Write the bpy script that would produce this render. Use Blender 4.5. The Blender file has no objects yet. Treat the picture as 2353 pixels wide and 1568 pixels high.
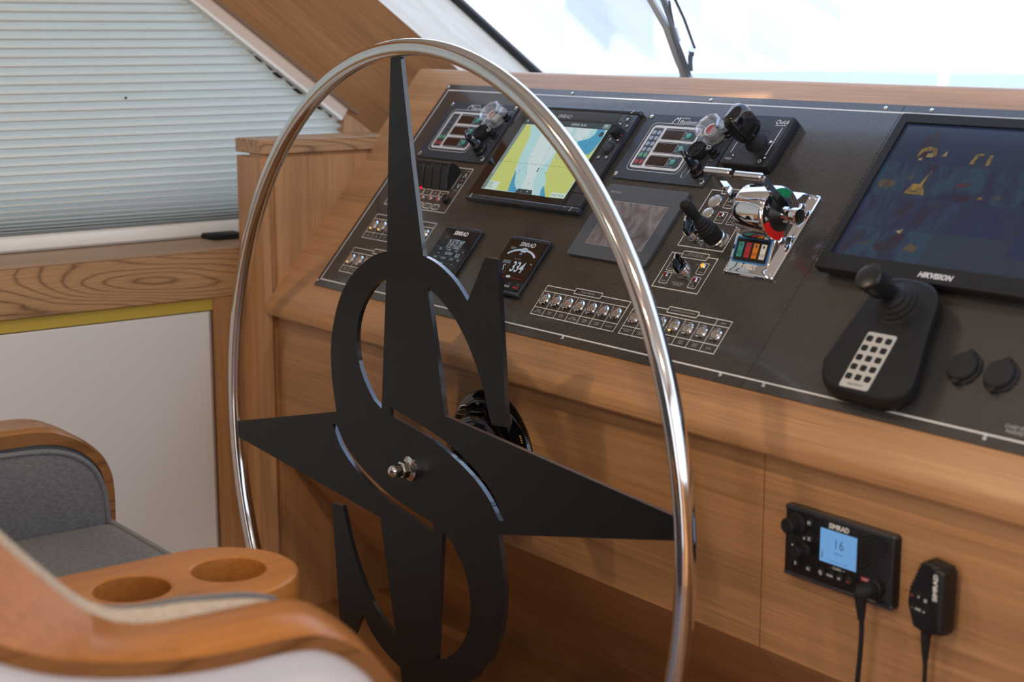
import bpy, bmesh, math, random
from mathutils import Vector, Matrix
from mathutils.geometry import tessellate_polygon
random.seed(4)
SC = bpy.context.scene
COL = SC.collection
R = math.radians

# ------------------------------------------------------------------ camera
A_ = R(37.385); P_ = R(10.922)
H_ = Vector((-math.cos(A_), math.sin(A_), 0)); RT = Vector((math.sin(A_), math.cos(A_), 0)); UZ = Vector((0, 0, 1))
FW = H_*math.cos(P_) - UZ*math.sin(P_); UP = H_*math.sin(P_) + UZ*math.cos(P_)
CAMLOC = Vector((2.754, -1.502, 1.162))
cd = bpy.data.cameras.new('camera'); cam = bpy.data.objects.new('camera', cd); COL.objects.link(cam)
m = Matrix.Identity(4)
for i in range(3):
    m[i][0] = RT[i]; m[i][1] = UP[i]; m[i][2] = -FW[i]; m[i][3] = CAMLOC[i]
cam.matrix_world = m
cd.sensor_width = 36; cd.lens = 3700*36/2353; cd.clip_start = .05; cd.clip_end = 2000
cd.dof.use_dof = True; cd.dof.focus_distance = 2.56; cd.dof.aperture_fstop = 4.0
SC.camera = cam
# ------------------------------------------------------------------ sky, sun, exposure
w = bpy.data.worlds.new('sky'); SC.world = w; w.use_nodes = True
nt = w.node_tree; nt.nodes.clear()
out = nt.nodes.new('ShaderNodeOutputWorld'); bg = nt.nodes.new('ShaderNodeBackground')
tc = nt.nodes.new('ShaderNodeTexCoord'); sp = nt.nodes.new('ShaderNodeSeparateXYZ'); cr = nt.nodes.new('ShaderNodeValToRGB')
nt.links.new(tc.outputs['Generated'], sp.inputs[0]); nt.links.new(sp.outputs['Z'], cr.inputs[0])
cr.color_ramp.elements[0].position = 0.0; cr.color_ramp.elements[0].color = (.92, .95, 1, 1)
cr.color_ramp.elements[1].position = 0.9; cr.color_ramp.elements[1].color = (.42, .62, 1, 1)
nt.links.new(cr.outputs[0], bg.inputs[0]); nt.links.new(bg.outputs[0], out.inputs[0])
bg.inputs[1].default_value = 2.6
sl = bpy.data.lights.new('sun', 'SUN'); sun = bpy.data.objects.new('sun', sl); COL.objects.link(sun)
sl.energy = 8.0; sl.angle = R(.6); sl.color = (1, .93, .82)
sun.rotation_euler = Vector((-.62, -.66, .42)).to_track_quat('Z', 'Y').to_euler()
SC.view_settings.view_transform = 'Standard'; SC.view_settings.look = 'None'
SC.view_settings.gamma = 1; SC.view_settings.use_curve_mapping = False
SC.view_settings.exposure = 0.0

# ------------------------------------------------------------------ materials
MATS = {}
def mat(name, col, rough=.5, metal=0, coat=0, emit=None, es=0, spec=.5, trans=0, ior=1.45):
    if name in MATS: return MATS[name]
    mt = bpy.data.materials.new(name); mt.use_nodes = True
    b = mt.node_tree.nodes['Principled BSDF']
    b.inputs['Base Color'].default_value = (*col, 1); b.inputs['Roughness'].default_value = rough
    b.inputs['Metallic'].default_value = metal; b.inputs['Coat Weight'].default_value = coat
    b.inputs['Specular IOR Level'].default_value = spec; b.inputs['Transmission Weight'].default_value = trans
    b.inputs['IOR'].default_value = ior
    if emit: b.inputs['Emission Color'].default_value = (*emit, 1); b.inputs['Emission Strength'].default_value = es
    MATS[name] = mt; return mt
def nodes(mt): return mt.node_tree.nodes, mt.node_tree.links
def noisy(name, c1, c2, scale, rough=.5, detail=3, bump=0, stretch=(1, 1, 1), coat=0, metal=0, lo=.35, hi=.65):
    mt = mat(name, c1, rough, metal, coat); N, L = nodes(mt); b = N['Principled BSDF']
    t = N.new('ShaderNodeTexCoord'); mp = N.new('ShaderNodeMapping'); mp.inputs['Scale'].default_value = stretch
    n = N.new('ShaderNodeTexNoise'); n.inputs['Scale'].default_value = scale; n.inputs['Detail'].default_value = detail
    r = N.new('ShaderNodeValToRGB'); r.color_ramp.elements[0].color = (*c1, 1); r.color_ramp.elements[1].color = (*c2, 1)
    r.color_ramp.elements[0].position = lo; r.color_ramp.elements[1].position = hi
    L.new(t.outputs['Object'], mp.inputs[0]); L.new(mp.outputs[0], n.inputs[0]); L.new(n.outputs[0], r.inputs[0]); L.new(r.outputs[0], b.inputs['Base Color'])
    if bump:
        bp = N.new('ShaderNodeBump'); bp.inputs['Strength'].default_value = bump; bp.inputs['Distance'].default_value = .002
        L.new(n.outputs[0], bp.inputs['Height']); L.new(bp.outputs[0], b.inputs['Normal'])
    return mt
def wood(name, axis, light, dark, k=1.0, rough=.38, coat=.1, figure=.35):
    """straight-grained veneer, grain along the given axis of object space"""
    mt = mat(name, light, rough, 0, coat); N, L = nodes(mt); b = N['Principled BSDF']
    b.inputs['Coat Roughness'].default_value = .25
    t = N.new('ShaderNodeTexCoord')
    def ns(al, ac, detail, dist=0):
        mp = N.new('ShaderNodeMapping'); s = [ac*k]*3; s[axis] = al*k; mp.inputs['Scale'].default_value = s
        n = N.new('ShaderNodeTexNoise'); n.inputs['Scale'].default_value = 1; n.inputs['Detail'].default_value = detail
        n.inputs['Roughness'].default_value = .6; n.inputs['Distortion'].default_value = dist
        L.new(t.outputs['Object'], mp.inputs[0]); L.new(mp.outputs[0], n.inputs[0]); return n
    a = ns(1.3, 34, 5, .3); f = ns(5, 330, 3); g = ns(.5, 6, 2, .6)
    r = N.new('ShaderNodeValToRGB'); r.color_ramp.elements[0].color = (*dark, 1); r.color_ramp.elements[1].color = (*light, 1)
    r.color_ramp.elements[0].position = .33; r.color_ramp.elements[1].position = .58
    def mix(x, y, fac, mode='MIX'):
        q = N.new('ShaderNodeMix'); q.data_type = 'FLOAT'; q.inputs[0].default_value = fac
        L.new(x, q.inputs[2]); L.new(y, q.inputs[3]); return q.outputs[0]
    h = mix(mix(a.outputs[0], f.outputs[0], .5), g.outputs[0], figure)
    L.new(h, r.inputs[0]); L.new(r.outputs[0], b.inputs['Base Color'])
    bp = N.new('ShaderNodeBump'); bp.inputs['Strength'].default_value = .12; bp.inputs['Distance'].default_value = .001
    L.new(f.outputs[0], bp.inputs['Height']); L.new(bp.outputs[0], b.inputs['Normal'])
    return mt
OAKL, OAKD = (.51, .272, .122), (.262, .124, .052)
oak_x = wood('oak_along_x', 0, OAKL, OAKD); oak_y = wood('oak_along_y', 1, OAKL, OAKD); oak_z = wood('oak_along_z', 2, OAKL, OAKD)
def figured(name, light, dark, axis=1, rings=20, al=1.7, ac=11.0, rough=.4, coat=.1):
    mt = mat(name, light, rough, 0, coat); N, L = nodes(mt); b = N['Principled BSDF']; t = N.new('ShaderNodeTexCoord')
    def ns(a, c, det):
        mp = N.new('ShaderNodeMapping'); s = [c]*3; s[axis] = a; mp.inputs['Scale'].default_value = s
        n = N.new('ShaderNodeTexNoise'); n.inputs['Scale'].default_value = 1; n.inputs['Detail'].default_value = det; L.new(t.outputs['Object'], mp.inputs[0]); L.new(mp.outputs[0], n.inputs[0]); return n.outputs[0]
    def ma(op, a, v):
        q = N.new('ShaderNodeMath'); q.operation = op; L.new(a, q.inputs[0])
        if isinstance(v, (int, float)): q.inputs[1].default_value = v
        else: L.new(v, q.inputs[1])
        return q.outputs[0]
    f = ma('FRACT', ma('ADD', ma('MULTIPLY', ns(al, ac, .6), rings), ma('MULTIPLY', ns(14, 90, 2), .35)), 0)
    f = ma('POWER', ma('ABSOLUTE', ma('SUBTRACT', ma('MULTIPLY', f, 2), 1), 0), 5)
    f = ma('MULTIPLY', f, .55); f = ma('ADD', f, ma('MULTIPLY', ns(6, 330, 3), .55))
    r = N.new('ShaderNodeValToRGB'); r.color_ramp.elements[0].color = (*light, 1); r.color_ramp.elements[1].color = (*dark, 1)
    r.color_ramp.elements[0].position = .2; r.color_ramp.elements[1].position = .95
    L.new(f, r.inputs[0]); L.new(r.outputs[0], b.inputs['Base Color']); return mt
oak_fig = figured('oak_figured', (.47, .275, .135), (.12, .06, .027))
oak_sill = noisy('oak_sill_plain', (.40, .275, .18), (.36, .24, .15), 40, .45, stretch=(1, .1, 1))
oak_floor = wood('oak_floor', 0, (.30, .145, .055), (.19, .085, .03), .8, .4)
teak = figured('varnished_teak', (.58, .235, .045), (.25, .08, .013), 1, 9, 3, 10, .32, .06)
teak_shaded = figured('shaded_teak', (.27, .125, .045), (.10, .04, .013), 1, 9, 2, 14, .3, .2)  # browner copy of the same teak; the far arm's shade is put into its colour
teak_old = wood('varnished_teak', 1, (.47, .185, .042), (.19, .062, .012), .7, .27, .25, .5)
cream = noisy('cream_laminate', (.60, .54, .455), (.53, .465, .38), 120, .45, stretch=(1, .08, .08))
white_gloss = mat('white_gelcoat', (.78, .80, .82), .22, coat=.3)
white_panel = mat('white_panel', (.70, .69, .68), .35)
white_plastic = mat('white_plastic', (.80, .79, .75), .25)
ochre = mat('ochre_recess', (.46, .33, .05), .5)
chrome = mat('chrome', (.80, .80, .82), .045, 1)
steel = noisy('brushed_steel', (.62, .60, .57), (.74, .72, .69), 300, .24, metal=1)
stainless = mat('polished_stainless', (.72, .71, .70), .09, 1)
satin_black = noisy('satin_black_powder', (.006, .0068, .0085), (.010, .011, .0135), 900, .40)
satin_black.node_tree.nodes['Principled BSDF'].inputs['Specular IOR Level'].default_value = .28
edge_metal = mat('polished_black_edge', (.016, .017, .019), .13, 0, coat=.6, spec=.7)
blk = mat('black_plastic', (.012, .012, .013), .32); blk_matt = mat('black_matt', (.014, .014, .015), .55, spec=.25)
blk_gloss = mat('black_gloss', (.006, .006, .007), .08, coat=.5); rubber = mat('black_rubber', (.017, .017, .018), .6, spec=.25)
slate = mat('slate_plate', (.034, .042, .055), .45); hmi_grey = mat('grey_bezel', (.075, .083, .095), .45)
mon_blk = mat('monitor_bezel', (.016, .015, .015), .45, spec=.25)
chart_blk = mat('chart_frame', (.032, .036, .045), .22); glass_blk = mat('display_glass', (.010, .007, .006), .06, coat=.3)
print_white = mat('printed_white', (.66, .65, .62), .5); print_grey = mat('printed_grey', (.42, .42, .41), .5); print_light = mat('printed_light', (.78, .78, .78), .5)
led_window = mat('led_window', (.035, .018, .014), .12); grey_led = mat('grey_legend', (.30, .36, .46), .5)
green_key = mat('green_key', (.07, .33, .25), .4); green_led = mat('green_legend', (.10, .36, .20), .4); red_led = mat('red_legend', (.42, .045, .05), .4)
red_gloss = mat('red_button', (.35, .03, .045), .25); lens_red = mat('red_lens', (.25, .01, .012), .12); lens_green = mat('green_lens', (.02, .12, .05), .12)
lens_amber = mat('amber_lens_lit', (.8, .3, .02), .2, emit=(1, .36, .02), es=1.2); lens_redlit = mat('red_lens_dull', (.55, .09, .06), .2)
spark_red = mat('red_spark', (.8, .0, .02), .3, emit=(1, 0, .03), es=1.5); spark_amber = mat('amber_spark', (.9, .5, .1), .3, emit=(1, .55, .12), es=1.4)
thr_red = mat('sector_red', (.62, .012, .01), .4); thr_green = mat('sector_green', (.01, .20, .075), .4)
brass = noisy('aged_brass', (.20, .13, .06), (.28, .19, .09), 600, .4, metal=1)
for _t in (teak, teak_shaded): _t.node_tree.nodes['Principled BSDF'].inputs['Specular IOR Level'].default_value = .3
grey_cloth = noisy('grey_upholstery', (.105, .106, .112), (.175, .177, .186), 520, .85, 4, .2, (1, .3, 1.8))
grey_pipe = noisy('grey_piping', (.12, .125, .135), (.18, .185, .195), 500, .85)
beige_cloth = noisy('beige_upholstery', (.40, .33, .26), (.50, .42, .34), 220, .85, 3, .1)
gold = mat('gold_lettering', (.75, .45, .10), .4)
sticker_blue = mat('sticker_blue', (.03, .20, .52), .4)
keypad_grey = mat('keypad_grey', (.50, .50, .48), .45)
socket_blk = mat('socket_cover', (.02, .02, .02), .5, spec=.25)
gasket = mat('black_gasket', (.012, .013, .014), .5)
def emis(name, c, s=.75, rough=.15): return mat(name, (0.004, .004, .004), rough, emit=c, es=s)
def glass(name, fac=.06, tint=(1, 1, 1)):
    mt = bpy.data.materials.new(name); mt.use_nodes = True; N, L = nodes(mt); N.clear()
    o = N.new('ShaderNodeOutputMaterial'); mx = N.new('ShaderNodeMixShader'); t = N.new('ShaderNodeBsdfTransparent'); g = N.new('ShaderNodeBsdfGlossy')
    t.inputs[0].default_value = (*tint, 1); g.inputs['Roughness'].default_value = .0; mx.inputs[0].default_value = fac
    L.new(t.outputs[0], mx.inputs[1]); L.new(g.outputs[0], mx.inputs[2]); L.new(mx.outputs[0], o.inputs[0]); return mt
pane = glass('window_pane')
def clear_mat():
    mt = glass('clear_plastic', .22); N, L = nodes(mt); o = [n for n in N if n.type == 'OUTPUT_MATERIAL'][0]; a = [n for n in N if n.type == 'MIX_SHADER'][0]
    m2 = N.new('ShaderNodeMixShader'); m2.inputs[0].default_value = .16; d = N.new('ShaderNodeBsdfDiffuse'); d.inputs[0].default_value = (.85, .88, .9, 1)
    L.new(a.outputs[0], m2.inputs[1]); L.new(d.outputs[0], m2.inputs[2]); L.new(m2.outputs[0], o.inputs[0]); return mt
clear_plastic = clear_mat()
def blind_mat():
    mt = bpy.data.materials.new('pleated_fabric'); mt.use_nodes = True; N, L = nodes(mt); N.clear()
    o = N.new('ShaderNodeOutputMaterial'); mx = N.new('ShaderNodeMixShader'); d = N.new('ShaderNodeBsdfDiffuse'); t = N.new('ShaderNodeBsdfTranslucent')
    d.inputs[0].default_value = (.72, .76, .76, 1); t.inputs[0].default_value = (.62, .66, .66, 1); mx.inputs[0].default_value = .07
    L.new(d.outputs[0], mx.inputs[1]); L.new(t.outputs[0], mx.inputs[2]); L.new(mx.outputs[0], o.inputs[0]); return mt
fabric = blind_mat()
def carbon_mat():
    mt = mat('carbon_weave', (.03, .028, .026), .2, coat=.35); N, L = nodes(mt); b = N['Principled BSDF']
    b.inputs['Coat Roughness'].default_value = .06
    t = N.new('ShaderNodeTexCoord'); s = N.new('ShaderNodeSeparateXYZ'); L.new(t.outputs['Object'], s.inputs[0])
    def ma(op, a, b_=None, c=None):
        q = N.new('ShaderNodeMath'); q.operation = op
        for i, v in enumerate((a, b_, c)):
            if v is None: continue
            if isinstance(v, (int, float)): q.inputs[i].default_value = v
            else: L.new(v, q.inputs[i])
        return q.outputs[0]
    u = ma('MULTIPLY', s.outputs[0], 1/.0049); v = ma('MULTIPLY', s.outputs[1], 1/.0049)
    ph = ma('FRACT', ma('SUBTRACT', u, v))
    st = ma('SMOOTH_MIN', ma('MULTIPLY', ma('ABSOLUTE', ma('SUBTRACT', ph, .5)), 2.0), 1, .2)
    r = N.new('ShaderNodeValToRGB'); r.color_ramp.elements[0].position = .38; r.color_ramp.elements[1].position = .66
    r.color_ramp.elements[0].color = (.007, .007, .007, 1); r.color_ramp.elements[1].color = (.105, .094, .085, 1)
    L.new(st, r.inputs[0]); L.new(r.outputs[0], b.inputs['Base Color']); return mt
carbon = carbon_mat()
def smear_mat():
    mt = mat('smeared_touch_glass', (.16, .15, .15), .22); N, L = nodes(mt); b = N['Principled BSDF']
    t = N.new('ShaderNodeTexCoord'); n = N.new('ShaderNodeTexNoise'); n.inputs['Scale'].default_value = 22; n.inputs['Detail'].default_value = 5; n.inputs['Distortion'].default_value = 2.2
    mp = N.new('ShaderNodeMapping'); mp.inputs['Scale'].default_value = (1.2, .8, 1); mp.inputs['Rotation'].default_value = (0, 0, .6)
    r = N.new('ShaderNodeValToRGB'); r.color_ramp.elements[0].color = (.11, .085, .085, 1); r.color_ramp.elements[1].color = (.27, .26, .265, 1)
    r.color_ramp.elements[0].position = .3; r.color_ramp.elements[1].position = .7
    L.new(t.outputs['Object'], mp.inputs[0]); L.new(mp.outputs[0], n.inputs[0]); L.new(n.outputs[0], r.inputs[0]); L.new(r.outputs[0], b.inputs['Base Color']); return mt
smear = smear_mat()

# ------------------------------------------------------------------ mesh helpers
class MB:
    def __init__(s, k=.001): s.v = []; s.f = []; s.k = k
    def add(s, vs, fs, M=None):
        o = len(s.v)
        for p in vs:
            p = Vector(p)
            if M is not None: p = M @ p
            s.v.append(p*s.k)
        s.f += [tuple(i+o for i in f) for f in fs]; return s
    def rings(s, rr, cap0=True, cap1=True, closed=True, M=None):
        n = len(rr[0]); vs = [p for r in rr for p in r]; fs = []
        for i in range(len(rr)-1):
            for j in range(n if closed else n-1):
                a = i*n+j; b = i*n+(j+1) % n; fs.append((a, b, b+n, a+n))
        if cap0: fs.append(tuple(range(n))[::-1])
        if cap1: fs.append(tuple(range((len(rr)-1)*n, len(rr)*n)))
        return s.add(vs, fs, M)
    def box(s, x0, x1, y0, y1, z0, z1, b=0, M=None):
        if b: return s.rr(x0, x1, y0, y1, b, [(z0, b*.6), (z0+b*.6, 0), (z1-b*.6, 0), (z1, b*.6)], 1, M)
        return s.rings([[(x0, y0, z), (x1, y0, z), (x1, y1, z), (x0, y1, z)] for z in (z0, z1)], M=M)
    def rr(s, x0, x1, y0, y1, r, layers, n=4, M=None):
        rs = []
        for z, i in layers:
            rs.append([(x, y, z) for x, y in rrect(x0+i, x1-i, y0+i, y1-i, max(r-i, r*.15, .01), n)])
        return s.rings(rs, M=M)
    def poly(s, outer, z0, z1, holes=(), M=None, sides=True):
        loops = [list(outer)]+[list(h) for h in holes]
        tri = tessellate_polygon([[Vector((x, y, 0)) for x, y in l] for l in loops])
        flat = [p for l in loops for p in l]; n = len(flat)
        vs = [(x, y, z1) for x, y in flat]+[(x, y, z0) for x, y in flat]; fs = []
        for t in tri:
            a, b, c = [Vector((*flat[i], 0)) for i in t]
            if (b-a).cross(c-a).z < 0: t = (t[0], t[2], t[1])
            fs.append(tuple(t))
            if sides or z0 != z1: fs.append((t[2]+n, t[1]+n, t[0]+n))
        if sides: s_f = []; o = 0
        if sides:
            for l in loops:
                k = len(l); ar = sum(l[i][0]*l[(i+1) % k][1]-l[(i+1) % k][0]*l[i][1] for i in range(k))
                first = (l is loops[0])
                for i in range(k):
                    a = o+i; b = o+(i+1) % k
                    fs.append((a+n, b+n, b, a) if (ar > 0) == first else (a, b, b+n, a+n))
                o += k
        return s.add(vs, fs, M)
    def lathe(s, prof, c=(0, 0, 0), seg=24, M=None, a0=0, caps=True):
        rs = []
        for r, z in prof:
            rs.append([(c[0]+max(r, .0005)*math.cos(a0+2*math.pi*i/seg), c[1]+max(r, .0005)*math.sin(a0+2*math.pi*i/seg), c[2]+z) for i in range(seg)])
        return s.rings(rs, caps, caps, M=M)
    def tube(s, pts, r, seg=10, closed=False, caps=True, squash=None):
        pts = [Vector(p) for p in pts]; n = len(pts); rs = []; prev = None
        for i, p in enumerate(pts):
            t = (pts[(i+1) % n]-pts[i-1]) if closed else (pts[min(i+1, n-1)]-pts[max(i-1, 0)])
            t.normalize()
            if prev is None:
                a = Vector((0, 0, 1)) if abs(t.z) < .9 else Vector((1, 0, 0)); u = t.cross(a).normalized()
            else: u = (prev-t*prev.dot(t)).normalized()
            prev = u; v = t.cross(u); rad = r[i] if isinstance(r, (list, tuple)) else r
            rs.append([p+u*math.cos(2*math.pi*j/seg)*rad+v*math.sin(2*math.pi*j/seg)*rad*(squash or 1) for j in range(seg)])
        if closed: rs.append(rs[0]); return s.rings(rs, False, False)
        return s.rings(rs, caps, caps)
    def strip(s, pts, w, z, closed=False, h=.12):
        """a printed line: a flat mitred ribbon"""
        P = [Vector((x, y)) for x, y in pts]; n = len(P); L = []; Q = []
        for i in range(n):
            a = P[i-1] if (closed or i) else None; b = P[(i+1) % n] if (closed or i < n-1) else None
            d1 = (P[i]-a).normalized() if a is not None else (b-P[i]).normalized(); d2 = (b-P[i]).normalized() if b is not None else d1
            t = d1+d2; t = t.normalized() if t.length > 1e-6 else d1
            nn = Vector((-t.y, t.x)); k = w/2/max(.35, nn.dot(Vector((-d1.y, d1.x))))
            L.append(P[i]+nn*k); Q.append(P[i]-nn*k)
        vs = [(p.x, p.y, z+h) for p in L]+[(p.x, p.y, z+h) for p in Q]
        fs = [((i+1) % n, i, n+i, n+(i+1) % n) for i in range(n if closed else n-1)]
        return s.add(vs, fs)
    def obj(s, name, m, parent=None, smooth=35, label=None, kind=None, mats=None, fm=None):
        me = bpy.data.meshes.new(name); me.from_pydata([tuple(v) for v in s.v], [], s.f)
        bm = bmesh.new(); bm.from_mesh(me); bmesh.ops.recalc_face_normals(bm, faces=bm.faces); bm.to_mesh(me); bm.free()
        me.materials.append(m)
        for x in mats or (): me.materials.append(x)
        if fm:
            for p in me.polygons: p.material_index = fm(p)
        if smooth:
            me.polygons.foreach_set('use_smooth', [True]*len(me.polygons)); me.set_sharp_from_angle(angle=R(smooth))
        o = bpy.data.objects.new(name, me); COL.objects.link(o)
        if parent: o.parent = parent
        if label: o['label'] = label
        if kind: o['kind'] = kind
        return o
def rrect(x0, x1, y0, y1, r, n=4):
    p = []
    for cx, cy, a in ((x1-r, y1-r, 0), (x0+r, y1-r, 90), (x0+r, y0+r, 180), (x1-r, y0+r, 270)):
        for i in range(n+1):
            t = R(a+90*i/n); p.append((cx+r*math.cos(t), cy+r*math.sin(t)))
    return p
def circ(cx, cy, r, n=24, a0=0): return [(cx+r*math.cos(a0+2*math.pi*i/n), cy+r*math.sin(a0+2*math.pi*i/n)) for i in range(n)]
def tag(o, label, cat, group=None, kind=None):
    o['label'] = label; o['category'] = cat
    if group: o['group'] = group
    if kind: o['kind'] = kind
    return o
def thing(name, label, cat, M=None, group=None):
    o = bpy.data.objects.new(name, None); COL.objects.link(o); o.empty_display_size = .05
    if M is not None: o.matrix_world = M
    return tag(o, label, cat, group)
def struct(o): o['kind'] = 'structure'; return o
def frame(o, x, y, z):
    m = Matrix.Identity(4)
    for i in range(3): m[i][0] = x[i]; m[i][1] = y[i]; m[i][2] = z[i]; m[i][3] = o[i]
    return m
TEXT = {}
def text(parent, s, x, y, z, size, m, name='lettering', align='CENTER', rot=0, sx=1, shear=0, bold=0):
    """printed lettering as flat outlines (mm)"""
    key = (s, align, shear, bold)
    if key not in TEXT:
        c = bpy.data.curves.new('lettering', 'FONT'); c.body = s; c.size = 1; c.align_x = align; c.align_y = 'CENTER'; c.resolution_u = 2; c.shear = shear; c.offset = bold; c.space_line = .9
        o = bpy.data.objects.new('lettering', c); me = bpy.data.meshes.new_from_object(o); bpy.data.objects.remove(o); bpy.data.curves.remove(c); TEXT[key] = me
    me = TEXT[key].copy(); me.materials.clear(); me.materials.append(m)
    cr_, sr = math.cos(rot), math.sin(rot)
    for v in me.vertices:
        px, py = v.co.x*size*sx, v.co.y*size
        v.co = Vector((x+px*cr_-py*sr, y+px*sr+py*cr_, z))*.001
    o = bpy.data.objects.new(name, me); COL.objects.link(o); o.parent = parent; return o
def copy_tree(o, M, parent=None):
    c = o.copy(); COL.objects.link(c); c.parent = parent
    if parent is None: c.matrix_world = M
    for ch in list(o.children): copy_tree(ch, None, c)
    return c
def catmull(pts, n=6):
    P = [Vector(p) for p in pts]; P = [2*P[0]-P[1]]+P+[2*P[-1]-P[-2]]; o = []
    for i in range(1, len(P)-2):
        for j in range(n):
            t = j/n; a, b, c, d = P[i-1:i+3]
            o.append(.5*((2*b)+(c-a)*t+(2*a-5*b+4*c-d)*t*t+(3*b-a-3*c+d)*t**3))
    o.append(P[-2]); return o

# ------------------------------------------------------------------ frames of reference
TILT = R(49.25); NOSE = Vector((0, 0, .645))
D = Vector((0, math.cos(TILT), math.sin(TILT))); NN = Vector((0, -math.sin(TILT), math.cos(TILT))); XX = Vector((1, 0, 0))
def on_panel(u, v, h=0): return frame(NOSE+XX*u*.001+D*v*.001+NN*h*.001, XX, D, NN)
def on_face(x, z, h=0): return frame(Vector((x*.001, .023-h*.001, z*.001)), XX, UZ, Vector((0, -1, 0)))

# ================================================================== THE SETTING
W1 = lambda: MB(1.0)
DP = Vector((0, .812, -.583)).normalized(); NG = Vector((0, .583, .812)).normalized()
# floor: a raised helm platform of wide boards, then the cabin floor one step down
pl = struct(W1().box(-.02, 3.6, -.08, .33, -.03, -.004).obj('floor', oak_floor))
xs = [-.02, .132, .553, .974, 1.395, 1.816, 2.237, 2.658, 3.079, 3.6]
for a, b in zip(xs, xs[1:]):
    W1().box(a+.0008, b-.0008, -.08, .33, -.006, 0).obj('floor_board', oak_floor, pl)
struct(W1().box(-.34, 3.7, -3.7, -.06, -.29, -.25).obj('floor_cabin', oak_floor))
struct(W1().box(-.02, 3.6, -.084, -.08, -.25, -.002).obj('trim_step_riser', oak_x))
struct(W1().box(-.34, 3.7, -3.7, -.474, 1.95, 2.0).obj('ceiling', mat('ceiling_vinyl', (.72, .70, .66), .6)))
# starboard side: low wall, wide window, upper band
wr = struct(W1().box(3.66, 3.70, -3.7, 1.1, -.25, .80).box(3.66, 3.70, -3.7, -.5, 1.80, 2.0).box(3.66, 3.70, -3.7, -3.3, .8, 1.8).box(3.66, 3.70, -1.75, -1.65, .8, 1.8).obj('wall_right', oak_y))
struct(W1().box(3.675, 3.68, -3.3, -1.75, .8, 1.8).box(3.675, 3.68, -1.65, .6, .8, 1.75).obj('window_3', pane))
# aft bulkhead with a wide sliding door opening
struct(W1().box(-.34, 1.2, -3.74, -3.7, -.25, 2.0).box(3.0, 3.7, -3.74, -3.7, -.25, 2.0).box(1.2, 3.0, -3.74, -3.7, 1.75, 2.0).obj('wall_back', oak_z))
struct(W1().box(1.2, 3.0, -3.725, -3.715, -.25, 1.75).obj('window_4', pane))
# port side: locker fronts below the sill, sill beam, window with blind
wl = struct(W1().box(-.36, -.135, -3.7, .0, -.25, .64).box(-.36, -.1155, .0, .62, -.25, .64).obj('wall_left', oak_y))
W1().box(-.135, -.115, -.0555, 0, -.25, .64).obj('stile', oak_z, wl)
W1().box(-.135, -.122, -3.6, -.0555, .615, .64).obj('recess_strip', ochre, wl)
W1().box(-.135, -.115, -.83, -.058, .0, .613, .002).obj('locker_door', white_panel, wl)
W1().box(-.135, -.115, -1.62, -.836, .0, .613, .002).obj('locker_door', white_panel, wl)
W1().box(-.135, -.117, -3.6, -.0555, -.25, -.004).obj('plinth', oak_y, wl)
struct(W1().box(-.36, -.115, -3.7, .62, .64, .733, .003).obj('trim_1', oak_fig))
W1().box(-.36, -.1155, -3.7, .62, .7325, .739, .002).obj('sill_top', oak_sill, bpy.data.objects['trim_1'])
struct(W1().box(-.335, -.33, -3.6, .62, .739, 1.95).obj('window_2', pane))
struct(W1().box(-.36, -.31, -3.7, -3.3, .739, 1.95).obj('wall_left_aft', oak_z))
# forward quarter: wood wall under the pillar, pillar face, pale reveal, windscreen
struct(W1().box(-.32, -.275, .352, .95, .60, 1.05).obj('wall_front', oak_z))
def line(p, t): return Vector(p)+DP*t
a1, a2, b2 = (-.275, .031, 1.223), (-.11, .340, 1.2235), (-.20, .591, 1.228)
def slab(n0, n1, t0, t1, th):
    nrm = (Vector(n1)-Vector(n0)).cross(DP).normalized()
    if nrm.x < 0: nrm = -nrm
    top = [line(n0, t0), line(n0, t1), line(n1, t1), line(n1, t0)]
    return [[p-nrm*th for p in top], top]
fp = frame(Vector(a1), XX, DP, XX.cross(DP)); pillar = struct(W1().rings(slab(a1, a2, -1.35, .62, .03), M=fp.inverted()).obj('wall_pillar', oak_y)); pillar.matrix_world = fp
struct(W1().rings(slab(a2, b2, -1.35, .62, .03)).obj('trim_2', cream))
struct(W1().tube([line((-.197, .594, 1.232), t) for t in (-1.34, .45)], .011, 8).obj('trim_3', gasket))
hd = [Vector((-.30, .591, 1.228))+DP*t-NG*.012 for t in (-1.26, -.46)]
struct(W1().rings([[hd[0], hd[1], hd[1]+Vector((4.0, 0, 0)), hd[0]+Vector((4.0, 0, 0))], [p-NG*.03 for p in (hd[0], hd[1], hd[1]+Vector((4.0, 0, 0)), hd[0]+Vector((4.0, 0, 0)))]]).obj('light_block_header', MATS['ceiling_vinyl']))  # unseen sloped header, added to cut sky light coming through the windscreen
gl = [Vector((-.20, .591, 1.228))+DP*t+NG*.006 for t in (-1.24, .52)]
struct(W1().rings([[gl[0], gl[1], gl[1]+Vector((3.9, 0, 0)), gl[0]+Vector((3.9, 0, 0))], [p+NG*.006 for p in (gl[0], gl[1], gl[1]+Vector((3.9, 0, 0)), gl[0]+Vector((3.9, 0, 0)))]]).obj('window_1', pane))
struct(W1().box(-.30, 3.7, .40, 1.0, .86, .90).obj('trim_4', mat('dash_top', (.05, .045, .04), .6)))

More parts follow.
